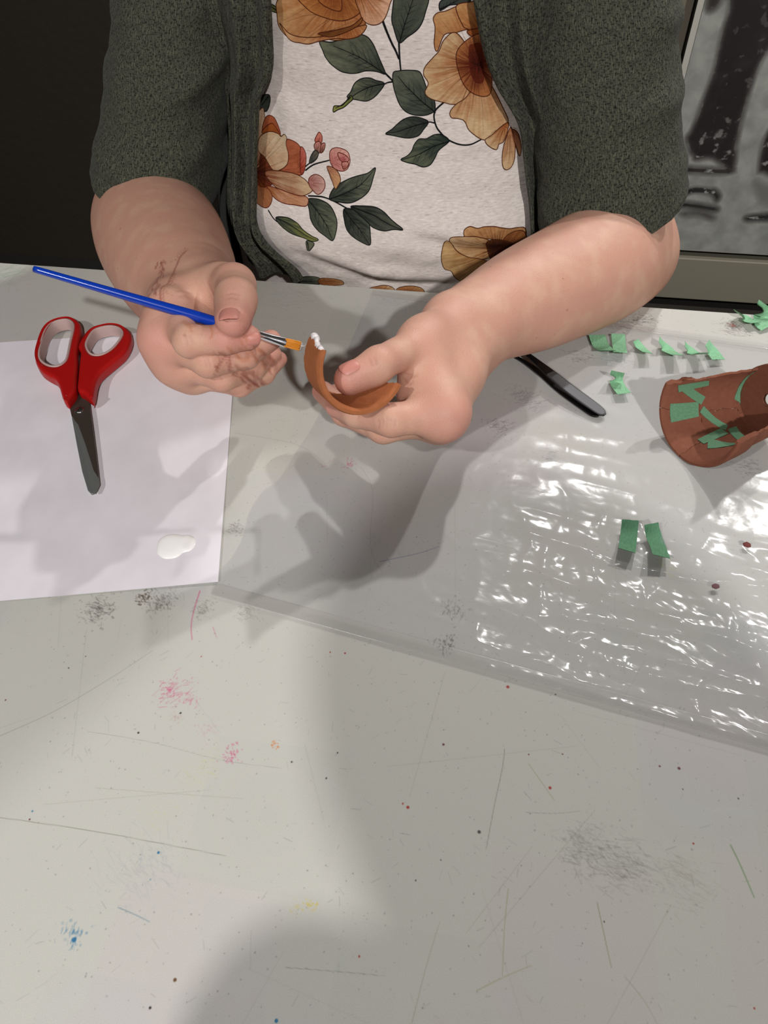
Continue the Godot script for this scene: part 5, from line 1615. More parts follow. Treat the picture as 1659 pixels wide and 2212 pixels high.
	petal.call(PackedVector2Array([Vector2(0.0969, 0.8655), Vector2(0.1000, 0.8607), Vector2(0.1069, 0.8567), Vector2(0.1088, 0.8606), Vector2(0.1124, 0.8622), Vector2(0.1147, 0.8692), Vector2(0.1147, 0.8761), Vector2(0.1082, 0.8732), Vector2(0.1019, 0.8685)]), Vector2(0.1118, 0.8748), rust, cream, rim)
	petal.call(PackedVector2Array([Vector2(0.1149, 0.8674), Vector2(0.1124, 0.8556), Vector2(0.1132, 0.8450), Vector2(0.1164, 0.8403), Vector2(0.1210, 0.8413), Vector2(0.1232, 0.8485), Vector2(0.1215, 0.8628), Vector2(0.1174, 0.8722)]), Vector2(0.1157, 0.8742), Color(0.58, 0.34, 0.2), cream, rim)
	petal.call(PackedVector2Array([Vector2(0.1192, 0.8702), Vector2(0.1220, 0.8592), Vector2(0.1271, 0.8487), Vector2(0.1279, 0.8545), Vector2(0.1242, 0.8657)]), Vector2(0.1172, 0.8740), Color(0.6, 0.3, 0.18), peach, rim)
	petal.call(PackedVector2Array([Vector2(0.0692, 0.9292), Vector2(0.0775, 0.9401), Vector2(0.0895, 0.9426), Vector2(0.0962, 0.9243), Vector2(0.0982, 0.9005), Vector2(0.0872, 0.8997), Vector2(0.0757, 0.9089)]), eye, Color(0.3, 0.12, 0.06), Color(0.66, 0.42, 0.25), rim)
	petal.call(PackedVector2Array([Vector2(0.0792, 0.9346), Vector2(0.0819, 0.9364), Vector2(0.0883, 0.9347), Vector2(0.0918, 0.9113), Vector2(0.0866, 0.9090), Vector2(0.0818, 0.9153), Vector2(0.0797, 0.9254)]), eye, Color(0.16, 0.05, 0.03), Color(0.40, 0.17, 0.09), maroon)
	for k in 60:
		var d := Vector2.from_angle(rng.randf() * TAU)
		var e := c.px(eye)
		c.line(PackedVector2Array([e + d * rng.randf_range(5, 30), e + d * rng.randf_range(50, 130)]), 1.5, 0.6, maroon, rng.randf_range(0.2, 0.55))
	# the flower at the left edge
	var heart := Vector2(-0.1145, 0.8251)
	petal.call(PackedVector2Array([Vector2(-0.1244, 0.8360), Vector2(-0.1063, 0.8458), Vector2(-0.0914, 0.8387), Vector2(-0.0890, 0.8284), Vector2(-0.0976, 0.8173), Vector2(-0.1138, 0.8110), Vector2(-0.1258, 0.8102)]), heart, Color(0.2, 0.07, 0.03), Color(0.45, 0.2, 0.1), maroon)
	petal.call(PackedVector2Array([Vector2(-0.1171, 0.8496), Vector2(-0.1126, 0.8649), Vector2(-0.1062, 0.8729), Vector2(-0.0988, 0.8791), Vector2(-0.0975, 0.8726), Vector2(-0.0944, 0.8650), Vector2(-0.0900, 0.8599), Vector2(-0.1030, 0.8539), Vector2(-0.1074, 0.8310), Vector2(-0.1156, 0.8338)]), heart, Color(0.60, 0.42, 0.30), Color(0.77, 0.66, 0.54), rim)
	petal.call(PackedVector2Array([Vector2(-0.0960, 0.8729), Vector2(-0.0887, 0.8734), Vector2(-0.0837, 0.8662), Vector2(-0.0836, 0.8612), Vector2(-0.0973, 0.8604), Vector2(-0.1018, 0.8614)]), Vector2(-0.1004, 0.8546), rust, Color(0.62, 0.32, 0.2), maroon)
	petal.call(PackedVector2Array([Vector2(-0.1025, 0.8595), Vector2(-0.0916, 0.8682), Vector2(-0.0849, 0.8634), Vector2(-0.0805, 0.8589), Vector2(-0.0823, 0.8600), Vector2(-0.0950, 0.8588)]), heart, Color(0.50, 0.22, 0.08), Color(0.6, 0.32, 0.14), maroon)
	petal.call(PackedVector2Array([Vector2(-0.0768, 0.8588), Vector2(-0.0677, 0.8593), Vector2(-0.0625, 0.8554), Vector2(-0.0602, 0.8479), Vector2(-0.0596, 0.8391), Vector2(-0.0634, 0.8339), Vector2(-0.0749, 0.8341), Vector2(-0.0868, 0.8333), Vector2(-0.0805, 0.8446)]), heart, Color(0.45, 0.18, 0.08), Color(0.66, 0.36, 0.24), maroon)
	petal.call(PackedVector2Array([Vector2(-0.0625, 0.8557), Vector2(-0.0591, 0.8534), Vector2(-0.0580, 0.8464), Vector2(-0.0601, 0.8372), Vector2(-0.0633, 0.8349), Vector2(-0.0639, 0.8438)]), Vector2(-0.0678, 0.8360), Color(0.55, 0.2, 0.14), Color(0.76, 0.42, 0.36), maroon)
	petal.call(PackedVector2Array([Vector2(-0.1056, 0.8539), Vector2(-0.0958, 0.8608), Vector2(-0.0860, 0.8614), Vector2(-0.0823, 0.8600), Vector2(-0.0783, 0.8629), Vector2(-0.0758, 0.8605), Vector2(-0.0770, 0.8559), Vector2(-0.0752, 0.8473), Vector2(-0.0769, 0.8399), Vector2(-0.0839, 0.8346), Vector2(-0.0918, 0.8322), Vector2(-0.1005, 0.8402), Vector2(-0.1076, 0.8436)]), heart, Color(0.70, 0.52, 0.38), Color(0.80, 0.71, 0.58), rim, 0.8)
	petal.call(PackedVector2Array([Vector2(-0.1012, 0.8284), Vector2(-0.0868, 0.8333), Vector2(-0.0702, 0.8342), Vector2(-0.0612, 0.8317), Vector2(-0.0554, 0.8271), Vector2(-0.0520, 0.8239), Vector2(-0.0574, 0.8195), Vector2(-0.0661, 0.8169), Vector2(-0.0826, 0.8182), Vector2(-0.0925, 0.8203)]), heart, Color(0.52, 0.28, 0.18), Color(0.76, 0.64, 0.50), rim, 0.7)
	petal.call(PackedVector2Array([Vector2(-0.1007, 0.8176), Vector2(-0.0875, 0.8186), Vector2(-0.0684, 0.8172), Vector2(-0.0592, 0.8175), Vector2(-0.0565, 0.8148), Vector2(-0.0591, 0.8104), Vector2(-0.0706, 0.8097), Vector2(-0.0825, 0.8093), Vector2(-0.0925, 0.8116)]), heart, rust, Color(0.77, 0.58, 0.46), maroon)
	petal.call(PackedVector2Array([Vector2(-0.1196, 0.8195), Vector2(-0.1082, 0.8179), Vector2(-0.0997, 0.8175), Vector2(-0.0935, 0.8114), Vector2(-0.0965, 0.8038), Vector2(-0.1027, 0.8011), Vector2(-0.1126, 0.8028), Vector2(-0.1190, 0.8076)]), heart, rust, Color(0.62, 0.40, 0.27), maroon)
	petal.call(PackedVector2Array([Vector2(-0.1164, 0.8225), Vector2(-0.1079, 0.8242), Vector2(-0.1002, 0.8184), Vector2(-0.1028, 0.8163), Vector2(-0.1104, 0.8162)]), heart, Color(0.22, 0.08, 0.03), Color(0.48, 0.24, 0.1), maroon)
	for k in 70:
		var d := Vector2.from_angle(rng.randf() * TAU)
		var e := c.px(heart)
		var l := rng.randf_range(25, 95)
		c.line(PackedVector2Array([e + d * 4.0, e + d * l]), 1.6, 0.8, Color(0.25, 0.08, 0.05), rng.randf_range(0.3, 0.8))
		c.dot(e + d * l, 2.2, maroon, 0.8)
	# buds
	var pinkish := Color(0.78, 0.52, 0.48)
	petal.call(PackedVector2Array([Vector2(-0.0445, 0.8692), Vector2(-0.0421, 0.8659), Vector2(-0.0431, 0.8612), Vector2(-0.0462, 0.8595), Vector2(-0.0491, 0.8620), Vector2(-0.0472, 0.8661)]), Vector2(-0.0462, 0.8595), Color(0.66, 0.3, 0.25), Color(0.82, 0.5, 0.42), maroon)
	petal.call(PackedVector2Array([Vector2(-0.0483, 0.8607), Vector2(-0.0448, 0.8618), Vector2(-0.0433, 0.8577), Vector2(-0.0451, 0.8532), Vector2(-0.0485, 0.8543), Vector2(-0.0501, 0.8577)]), Vector2(-0.0477, 0.8530), Color(0.5, 0.36, 0.32), pinkish, rim)
	petal.call(PackedVector2Array([Vector2(-0.0432, 0.8598), Vector2(-0.0398, 0.8609), Vector2(-0.0408, 0.8558), Vector2(-0.0443, 0.8533)]), Vector2(-0.0434, 0.8534), Color(0.5, 0.33, 0.28), pinkish, rim)
	petal.call(PackedVector2Array([Vector2(-0.0494, 0.8545), Vector2(-0.0460, 0.8532), Vector2(-0.0479, 0.8483), Vector2(-0.0532, 0.8442), Vector2(-0.0550, 0.8450), Vector2(-0.0530, 0.8502)]), Vector2(-0.0541, 0.8444), Color(0.26, 0.26, 0.23), Color(0.36, 0.34, 0.29), line)
	petal.call(PackedVector2Array([Vector2(-0.0358, 0.8506), Vector2(-0.0349, 0.8560), Vector2(-0.0302, 0.8585), Vector2(-0.0240, 0.8580), Vector2(-0.0191, 0.8555), Vector2(-0.0174, 0.8492), Vector2(-0.0199, 0.8431), Vector2(-0.0250, 0.8409), Vector2(-0.0309, 0.8419), Vector2(-0.0346, 0.8454)]), Vector2(-0.0333, 0.8473), Color(0.70, 0.42, 0.40), Color(0.84, 0.64, 0.58), maroon)
	petal.call(PackedVector2Array([Vector2(-0.0282, 0.8548), Vector2(-0.0220, 0.8535), Vector2(-0.0183, 0.8502), Vector2(-0.0220, 0.8475), Vector2(-0.0266, 0.8496)]), Vector2(-0.0241, 0.8498), Color(0.66, 0.34, 0.34), Color(0.84, 0.6, 0.56), maroon)
	petal.call(PackedVector2Array([Vector2(-0.0249, 0.8473), Vector2(-0.0199, 0.8484), Vector2(-0.0191, 0.8456), Vector2(-0.0233, 0.8425)]), Vector2(-0.0241, 0.8424), Color(0.72, 0.45, 0.42), Color(0.8, 0.58, 0.53), maroon)
	petal.call(PackedVector2Array([Vector2(-0.0385, 0.8429), Vector2(-0.0343, 0.8434), Vector2(-0.0283, 0.8400), Vector2(-0.0258, 0.8345), Vector2(-0.0284, 0.8293), Vector2(-0.0310, 0.8269), Vector2(-0.0335, 0.8324), Vector2(-0.0360, 0.8372)]), Vector2(-0.0385, 0.8429), Color(0.62, 0.38, 0.3), Color(0.78, 0.62, 0.42), rim)
	petal.call(PackedVector2Array([Vector2(-0.0553, 0.8325), Vector2(-0.0508, 0.8356), Vector2(-0.0456, 0.8355), Vector2(-0.0413, 0.8324), Vector2(-0.0405, 0.8278), Vector2(-0.0431, 0.8231), Vector2(-0.0480, 0.8207), Vector2(-0.0537, 0.8244), Vector2(-0.0563, 0.8284)]), Vector2(-0.0554, 0.8289), Color(0.62, 0.40, 0.37), Color(0.76, 0.60, 0.55), maroon)
	# the flower low at the right
	var low := Vector2(0.1167, 0.7772)
	petal.call(PackedVector2Array([Vector2(0.0856, 0.8001), Vector2(0.0902, 0.8025), Vector2(0.0972, 0.8005), Vector2(0.1024, 0.8006), Vector2(0.1104, 0.7999), Vector2(0.1187, 0.7975), Vector2(0.1250, 0.7956), Vector2(0.1324, 0.7946), Vector2(0.1392, 0.7919), Vector2(0.1401, 0.7843), Vector2(0.1261, 0.7859), Vector2(0.1053, 0.7915), Vector2(0.0890, 0.7941)]), low, Color(0.45, 0.27, 0.13), tan_, rim)
	petal.call(PackedVector2Array([Vector2(0.0748, 0.7950), Vector2(0.0848, 0.7959), Vector2(0.0970, 0.7941), Vector2(0.1075, 0.7900), Vector2(0.1142, 0.7825), Vector2(0.1110, 0.7706), Vector2(0.1029, 0.7694), Vector2(0.0904, 0.7713), Vector2(0.0797, 0.7801), Vector2(0.0740, 0.7888)]), low, Color(0.55, 0.35, 0.18), cream, rim, 0.8)
	petal.call(PackedVector2Array([Vector2(0.0683, 0.7874), Vector2(0.0731, 0.7905), Vector2(0.0797, 0.7801), Vector2(0.0903, 0.7735), Vector2(0.1071, 0.7674), Vector2(0.1120, 0.7560), Vector2(0.1040, 0.7463), Vector2(0.0934, 0.7427), Vector2(0.0870, 0.7409), Vector2(0.0804, 0.7483), Vector2(0.0760, 0.7582), Vector2(0.0697, 0.7615), Vector2(0.0667, 0.7731)]), low, Color(0.50, 0.30, 0.14), Color(0.76, 0.62, 0.42), rim)
	petal.call(PackedVector2Array([Vector2(0.1072, 0.7656), Vector2(0.1218, 0.7650), Vector2(0.1378, 0.7508), Vector2(0.1343, 0.7426), Vector2(0.1130, 0.7389), Vector2(0.0913, 0.7417), Vector2(0.0995, 0.7523)]), low, Color(0.42, 0.24, 0.1), Color(0.62, 0.46, 0.27), rim)
	petal.call(PackedVector2Array([Vector2(0.1216, 0.7894), Vector2(0.1396, 0.7886), Vector2(0.1449, 0.7566), Vector2(0.1331, 0.7557), Vector2(0.1218, 0.7650)]), low, Color(0.36, 0.18, 0.08), Color(0.56, 0.36, 0.2), rim)
	petal.call(PackedVector2Array([Vector2(0.1064, 0.7881), Vector2(0.1177, 0.7886), Vector2(0.1284, 0.7827), Vector2(0.1317, 0.7703), Vector2(0.1262, 0.7626), Vector2(0.1157, 0.7632), Vector2(0.1084, 0.7739)]), low, Color(0.12, 0.05, 0.03), Color(0.36, 0.19, 0.08), rim)
	for k in 50:
		var d := Vector2.from_angle(rng.randf() * TAU)
		var e := c.px(low)
		c.line(PackedVector2Array([e + d * 4.0, e + d * rng.randf_range(35, 90)]), 1.6, 0.8, Color(0.20, 0.08, 0.04), rng.randf_range(0.3, 0.7))
	petal.call(PackedVector2Array([Vector2(-0.0542, 0.7344), Vector2(-0.0438, 0.7383), Vector2(-0.0308, 0.7368), Vector2(-0.0319, 0.7298), Vector2(-0.0547, 0.7262)]), Vector2(-0.0553, 0.7287), rust, tan_, rim)
	petal.call(PackedVector2Array([Vector2(-0.0028, 0.7300), Vector2(0.0113, 0.7343), Vector2(0.0203, 0.7324), Vector2(0.0198, 0.7256), Vector2(-0.0034, 0.7246)]), Vector2(0.0059, 0.7243), rust, cream, rim)
	petal.call(PackedVector2Array([Vector2(0.0248, 0.7328), Vector2(0.0385, 0.7351), Vector2(0.0482, 0.7327), Vector2(0.0480, 0.7260), Vector2(0.0253, 0.7261)]), Vector2(0.0335, 0.7253), rust, tan_, rim)
	return c.texture()


# ------------------------------------------------------------------ the photographer, standing behind the camera, whose shadow falls on the table
func build_photographer() -> void:
	var t := thing("person", Vector3(0.42, 0.0, 1.10), "photographer in a dark jacket seated at the near table side, seen only by the shadow", "person")
	var b := Body.new()
	var g := b.group(0.05)
	var hip := Vector3(0.46, 0.56, 1.16)
	var chest_ := Vector3(0.42, 0.99, 0.97)
	b.bone(g, hip + Vector3(-0.07, 0, 0), hip + Vector3(0.07, 0, 0), 0.13, 0.13)
	b.bone(g, hip, chest_, 0.14, 0.14)
	b.bone(g, chest_ + Vector3(-0.14, 0.08, 0), chest_ + Vector3(0.14, 0.08, 0), 0.062, 0.062)
	b.bone(g, chest_ + Vector3(0, 0.10, 0), chest_ + Vector3(-0.01, 0.20, 0.0), 0.06, 0.052)
	for s in [-1.0, 1.0]:
		# seated: thighs level, shins down, hands on the lap
		b.bone(g, hip + Vector3(0.09 * s, -0.03, 0), Vector3(0.46 + 0.13 * s, 0.50, 0.96), 0.085, 0.062)
		b.bone(g, Vector3(0.46 + 0.13 * s, 0.50, 0.96), Vector3(0.46 + 0.13 * s, 0.07, 1.02), 0.060, 0.042)
		b.bone(g, Vector3(0.46 + 0.13 * s, 0.05, 1.02), Vector3(0.46 + 0.14 * s, 0.035, 0.88), 0.04, 0.034)
		var el := Vector3(0.215 if s < 0.0 else 0.70, 1.00 if s < 0.0 else 0.80, 0.86)
		var wr := Vector3(0.44 + 0.12 * s, 0.82, 0.90)
		b.bone(g, chest_ + Vector3(0.17 * s, 0.07, 0), el, 0.058, 0.050)
		b.bone(g, el, wr, 0.047, 0.032)
		b.bone(g, wr, wr + Vector3(0.03 * -s, -0.05, -0.03), 0.034, 0.028)
	b.bone(g, chest_ + Vector3(-0.02, 0.25, 0.0), chest_ + Vector3(-0.01, 0.29, 0.01), 0.088, 0.098)
	var mb := MB.new()
	b.nets(mb, 0.013, chest_, Vector3.BACK, Vector3(-1, 0, 0), Vector3(1.5, 2, 2.5))
	obj("body", mb, mat(Color(0.12, 0.12, 0.13), 0.9), t)


# ------------------------------------------------------------------ scissors
func build_scissors() -> void:
	var t := thing("scissors", Vector3(-0.2, TOP, 0.2), "red handled steel scissors lying closed on the white paper", "scissors")
	var y := TOP + 0.0022
	var red := mat(Color(0.66, 0.075, 0.07), 0.42, 0.0, 0.4)
	var lining := mat(Color(0.70, 0.60, 0.58), 0.65)
	var left_out := curve2(PackedVector2Array([Vector2(-0.2491, 0.0982), Vector2(-0.2578, 0.1029), Vector2(-0.2597, 0.1149), Vector2(-0.2566, 0.1333), Vector2(-0.2519, 0.1502), Vector2(-0.2456, 0.1613), Vector2(-0.2369, 0.1706), Vector2(-0.2286, 0.1761), Vector2(-0.2199, 0.1803), Vector2(-0.2129, 0.1876), Vector2(-0.2034, 0.2011), Vector2(-0.1986, 0.2049), Vector2(-0.1975, 0.2014), Vector2(-0.1977, 0.1901), Vector2(-0.2042, 0.1741), Vector2(-0.2118, 0.1557), Vector2(-0.2181, 0.1427), Vector2(-0.2236, 0.1271), Vector2(-0.2271, 0.1155), Vector2(-0.2322, 0.1052), Vector2(-0.2388, 0.0990), Vector2(-0.2446, 0.0969)]), 4)
	var left_in := curve2(PackedVector2Array([Vector2(-0.2479, 0.1009), Vector2(-0.2567, 0.1069), Vector2(-0.2578, 0.1188), Vector2(-0.2523, 0.1394), Vector2(-0.2478, 0.1510), Vector2(-0.2422, 0.1590), Vector2(-0.2330, 0.1646), Vector2(-0.2253, 0.1648), Vector2(-0.2218, 0.1595), Vector2(-0.2223, 0.1514), Vector2(-0.2291, 0.1305), Vector2(-0.2343, 0.1137), Vector2(-0.2393, 0.1047)]), 4)
	var right_out := curve2(PackedVector2Array([Vector2(-0.2087, 0.1015), Vector2(-0.2179, 0.1048), Vector2(-0.2223, 0.1122), Vector2(-0.2226, 0.1237), Vector2(-0.2207, 0.1353), Vector2(-0.2152, 0.1429), Vector2(-0.2103, 0.1555), Vector2(-0.2031, 0.1740), Vector2(-0.1965, 0.1894), Vector2(-0.1896, 0.1936), Vector2(-0.1819, 0.1988), Vector2(-0.1802, 0.1974), Vector2(-0.1859, 0.1782), Vector2(-0.1864, 0.1652), Vector2(-0.1822, 0.1518), Vector2(-0.1780, 0.1374), Vector2(-0.1790, 0.1240), Vector2(-0.1831, 0.1126), Vector2(-0.1916, 0.1041), Vector2(-0.2008, 0.1012)]), 4)
	var right_in := curve2(PackedVector2Array([Vector2(-0.2094, 0.1057), Vector2(-0.2163, 0.1114), Vector2(-0.2171, 0.1210), Vector2(-0.2149, 0.1326), Vector2(-0.2089, 0.1415), Vector2(-0.2025, 0.1457), Vector2(-0.1955, 0.1442), Vector2(-0.1903, 0.1352), Vector2(-0.1890, 0.1207), Vector2(-0.1910, 0.1116), Vector2(-0.1966, 0.1062), Vector2(-0.2033, 0.1043)]), 4)
	var a := MB.new()
	plate(a, left_out, y, y + 0.0112, 0.0030, 4, left_in)
	obj("handle", a, red, t)
	var b := MB.new()
	plate(b, right_out, y, y + 0.0105, 0.0030, 4, right_in)
	obj("handle", b, red, t)
	for s in [[left_in, 0.0118], [right_in, 0.0111]]:
		var m := MB.new()
		var o: PackedVector2Array = ccw(s[0])
		var i1 := inset(o, 0.0012)
		var i2 := inset(o, 0.0020)
		loft(m, [lift(o, y), lift(inset(o, -0.0008), y + s[1] - 0.002), lift(inset(o, -0.0006), y + s[1] - 0.0008), lift(inset(o, 0.0006), y + s[1] - 0.0006), lift(i1, y + s[1] - 0.0014), lift(i2, y + 0.005), lift(i1, y)], false)
		obj("grip_lining", m, lining, t)
	var steel := mat(Color(0.50, 0.51, 0.50), 0.40, 0.45)
	var dark := mat(Color(0.30, 0.27, 0.24), 0.42, 0.4)
	var low := MB.new()
	plate(low, PackedVector2Array([Vector2(-0.2047, 0.1939), Vector2(-0.2037, 0.1892), Vector2(-0.1915, 0.1989), Vector2(-0.1700, 0.2385), Vector2(-0.1570, 0.2613), Vector2(-0.1462, 0.2785), Vector2(-0.1436, 0.2853), Vector2(-0.1452, 0.2865), Vector2(-0.1493, 0.2834), Vector2(-0.1610, 0.2666), Vector2(-0.1776, 0.2396), Vector2(-0.1936, 0.2129)]), y - 0.0012, y + 0.0006, 0.0004)
	obj("lower_blade", low, steel, t)
	var up := MB.new()
	plate(up, PackedVector2Array([Vector2(-0.2045, 0.1951), Vector2(-0.2029, 0.1834), Vector2(-0.1947, 0.1875), Vector2(-0.1882, 0.1918), Vector2(-0.1740, 0.2179), Vector2(-0.1561, 0.2512), Vector2(-0.1456, 0.2712), Vector2(-0.1416, 0.2789), Vector2(-0.1412, 0.2869), Vector2(-0.1429, 0.2862), Vector2(-0.1575, 0.2634), Vector2(-0.1772, 0.2315), Vector2(-0.1905, 0.2148), Vector2(-0.1934, 0.2125)]), y + 0.0008, y + 0.0026, 0.0003)
	obj("upper_blade", up, dark, t)
	var bev := MB.new()
	plate(bev, PackedVector2Array([Vector2(-0.1912, 0.2150), Vector2(-0.1837, 0.2214), Vector2(-0.1697, 0.2402), Vector2(-0.1511, 0.2668), Vector2(-0.1442, 0.2738), Vector2(-0.1412, 0.2798), Vector2(-0.1408, 0.2878), Vector2(-0.1427, 0.2867), Vector2(-0.1564, 0.2652), Vector2(-0.1726, 0.2411), Vector2(-0.1854, 0.2243)]), y + 0.0024, y + 0.00285, 0.0002)
	obj("blade_bevel", bev, steel, t)
	var screw := MB.new()
	var c := Vector3(-0.1898, 0.7550, 0.2055)
	var rings := []
	for s in [[0.0037, 0.0], [0.0036, 0.0006], [0.0030, 0.0011], [0.0016, 0.0014], [0.0002, 0.0015]]:
		var r := PackedVector3Array()
		for k in 24:
			r.append(Vector3(c.x + cos(TAU * k / 24) * s[0], y + 0.0026 + s[1], c.z + sin(TAU * k / 24) * s[0]))
		rings.append(r)
	loft(screw, rings)
	var sc := obj("screw", screw, mat(Color(0.62, 0.61, 0.60), 0.25, 0.95), t)
	var slot := MB.new()
	box(slot, Vector3(c.x - 0.0004, y + 0.0039, c.z - 0.0024), Vector3(c.x + 0.0004, y + 0.0042, c.z + 0.0024), 0.0001)
	obj("slot", slot, mat(Color(0.12, 0.12, 0.12), 0.5), sc)


# ------------------------------------------------------------------ clay
func clay(c: Color) -> StandardMaterial3D:
	var m := mat(c, 0.92, 0.0, 0.25)
	m.albedo_texture = noise_tex(0.03, 256, Color(0.90, 0.88, 0.86), Color.WHITE, 41, 4)
	relief(m, 0.09, 22.0, 0.012, 8)
	return m


# ------------------------------------------------------------------ the taped pot, lying on its side, mouth to the left
const POT_C := Vector3(0.2651, 0.787, 0.1872)
const POT_A := Vector3(0.5454, 0.0, 0.8382)
const POT_U := Vector3(0.1331, 0.9873, -0.0866)
const POT_N := Vector3(0.8275, -0.1588, -0.5385)


func pot_at(deg: float, t: float, deep: float) -> Vector3:
	var r := 0.0375 - 0.0115 * t - deep
	# the collar stands out at the mouth
	if deep < 0.002:
		r += 0.0022 * (1.0 - smoothstep(0.30, 0.33, t)) - 0.0022
	var a := deg_to_rad(deg)
	return POT_C + POT_N * (0.07 * t) + (POT_A * cos(a) + POT_U * sin(a)) * r


# one piece of the pot: between two cracks (degrees round) and two heights, cracks wander a little
func pot_piece(parent: Node, m: Material, a0: Array, a1: Array, t0: Array, t1: Array) -> void:
	var mb := MB.new()
	var nu := 30
	var nv := 14
	var lay := []
	for deep in [0.0, 0.004]:
		var p := PackedVector3Array()
		for j in nv:
			for i in nu:
				var s := i / float(nu - 1)
				var v := j / float(nv - 1)
				var lo := lerpf(t0[0], t0[1], s) + (0.016 * fine.get_noise_2d(lerpf(a0[0], a1[0], s) * 0.06, 3.0) + 0.0015 if t0[0] > 0.01 else 0.0)
				var hi := lerpf(t1[0], t1[1], s) + (0.016 * fine.get_noise_2d(lerpf(a0[0], a1[0], s) * 0.06, 3.0) - 0.0015 if t1[0] < 0.99 else 0.0)
				var t := lerpf(lo, hi, v)
				var l := lerpf(a0[0], a0[1], v) + 3.0 * fine.get_noise_2d(t * 9.0, a0[0] * 0.37)
				var r := lerpf(a1[0], a1[1], v) + 3.0 * fine.get_noise_2d(t * 9.0, a1[0] * 0.37)
				var rim := 0.0
				if t < 0.03:
					rim = 0.0012 * (1.0 if deep < 0.002 else -1.0) * (1.0 - t / 0.03)
				p.append(pot_at(lerpf(l + 0.25, r - 0.25, s), t, deep + rim))
		lay.append(p)
		mb.grid(p, nu, nv, false, deep < 0.002)
	var ring := func(p: PackedVector3Array) -> PackedVector3Array:
		var o := PackedVector3Array()
		for i in nu: o.append(p[i])
		for j in range(1, nv): o.append(p[j * nu + nu - 1])
		for i in range(nu - 2, -1, -1): o.append(p[(nv - 1) * nu + i])
		for j in range(nv - 2, 0, -1): o.append(p[j * nu])
		return o
	loft(mb, [ring.call(lay[0]), ring.call(lay[1])], true)
	obj("shard", mb, m, parent)


func build_pot() -> void:
	var t := thing("clay_pot", Vector3(0.29, TOP, 0.17), "half a small terracotta pot on its side, pieced together with green tape", "pot")
	var m := clay(Color(0.515, 0.325, 0.255))
	var m2 := clay(Color(0.49, 0.307, 0.24))
	pot_piece(t, m, [-183, -190], [-150, -150], [0.0, 0.0], [0.442, 0.442])
	pot_piece(t, m, [-150, -150], [-86, -96], [0.0, 0.0], [0.442, 0.442])
	pot_piece(t, m2, [-86, -96], [7, 8], [0.0, 0.0], [0.442, 0.442])
	pot_piece(t, m, [-191, -211], [-138, -132], [0.442, 0.442], [0.893, 0.893])
	pot_piece(t, m2, [-138, -132], [-70, -66], [0.442, 0.442], [0.893, 0.893])
	pot_piece(t, m, [-70, -66], [8, 15], [0.442, 0.442], [0.893, 0.893])
	pot_piece(t, m2, [-212, -226], [-120, -120], [0.893, 0.893], [1.0, 1.0])
	pot_piece(t, m, [-120, -120], [15, 24], [0.893, 0.893], [1.0, 1.0])
	# base with its drain hole
	var b := MB.new()
	var rings := []
	for s in [[0.0255, 0.0], [0.0045, 0.0], [0.0045, 0.0045], [0.0258, 0.0045]]:
		var r := PackedVector3Array()
		for k in 48:
			var a := TAU * k / 48
			r.append(POT_C + POT_N * (0.0655 + s[1]) + (POT_A * cos(a) + POT_U * sin(a)) * s[0])
		rings.append(r)
	rings.append(rings[0])
	loft(b, rings)
	obj("base", b, m2, t)
	var chip := MB.new()
	for side in 2:
		var p := PackedVector3Array()
		for j in 4:
			for i in 6:
				p.append(pot_at(-184.5 - i * 0.9 - 0.6 * sin(j * 2.0), 0.15 + 0.13 * j / 3.0 + 0.004 * i, 0.0005 + 0.003 * side))
		chip.grid(p, 6, 4, false, side == 0)
	obj("shard", chip, m, t)
	var tm := tape_mat(Color(0.42, 0.59, 0.46))
	for q in [PackedVector2Array([Vector2(-181.4972, 0.1213), Vector2(-187.2881, 0.4703), Vector2(-178.2859, 0.5003), Vector2(-170.7588, 0.1614)]), PackedVector2Array([Vector2(-183.1365, 0.2241), Vector2(-159.2599, 0.5045), Vector2(-148.1172, 0.4600), Vector2(-170.9470, 0.2098)]), PackedVector2Array([Vector2(-155.7581, 0.0921), Vector2(-152.7890, 0.4286), Vector2(-131.1691, 0.4175), Vector2(-131.3671, 0.0862)]), PackedVector2Array([Vector2(-145.3301, 0.4930), Vector2(-105.3300, 0.6974), Vector2(-98.1673, 0.6380), Vector2(-137.5620, 0.4377)]), PackedVector2Array([Vector2(-104.5014, 0.6077), Vector2(-89.8327, 0.6291), Vector2(-87.8888, 0.3010), Vector2(-98.5635, 0.2823)]), PackedVector2Array([Vector2(-95.6076, 0.4061), Vector2(-63.5480, 0.5515), Vector2(-59.7271, 0.5094), Vector2(-77.3965, 0.2766)]), PackedVector2Array([Vector2(-98.2261, 0.6664), Vector2(-98.1237, 0.7729), Vector2(-64.4644, 0.7184), Vector2(-69.7535, 0.6225)]), PackedVector2Array([Vector2(-201.0588, 0.9182), Vector2(-180.6077, 1.1364), Vector2(-131.8407, 0.9865), Vector2(-148.3980, 0.8642)]), PackedVector2Array([Vector2(-175.9342, 1.2476), Vector2(-151.7524, 1.3624), Vector2(-133.9107, 1.2818), Vector2(-152.3565, 1.1854)]), PackedVector2Array([Vector2(-210.2107, 1.0092), Vector2(-217.3583, 1.0947), Vector2(-163.9757, 1.3253), Vector2(-180.9569, 1.2120)])]:
		var mb := MB.new()
		for side in 2:
			var p := PackedVector3Array()
			for j in 9:
				for i in 9:
					var u := i / 8.0
					var v := j / 8.0
					var c: Vector2 = q[0].lerp(q[1], u).lerp(q[3].lerp(q[2], u), v)
					p.append(pot_at(c.x, minf(c.y, 0.93), 0.0041 + 0.0003 * side + 0.0004 * maxf(0.0, fine.get_noise_2d(c.x * 0.1, c.y * 6.0))))
			mb.grid(p, 9, 9, false, side == 0)
		obj("tape_strip", mb, tm, t)


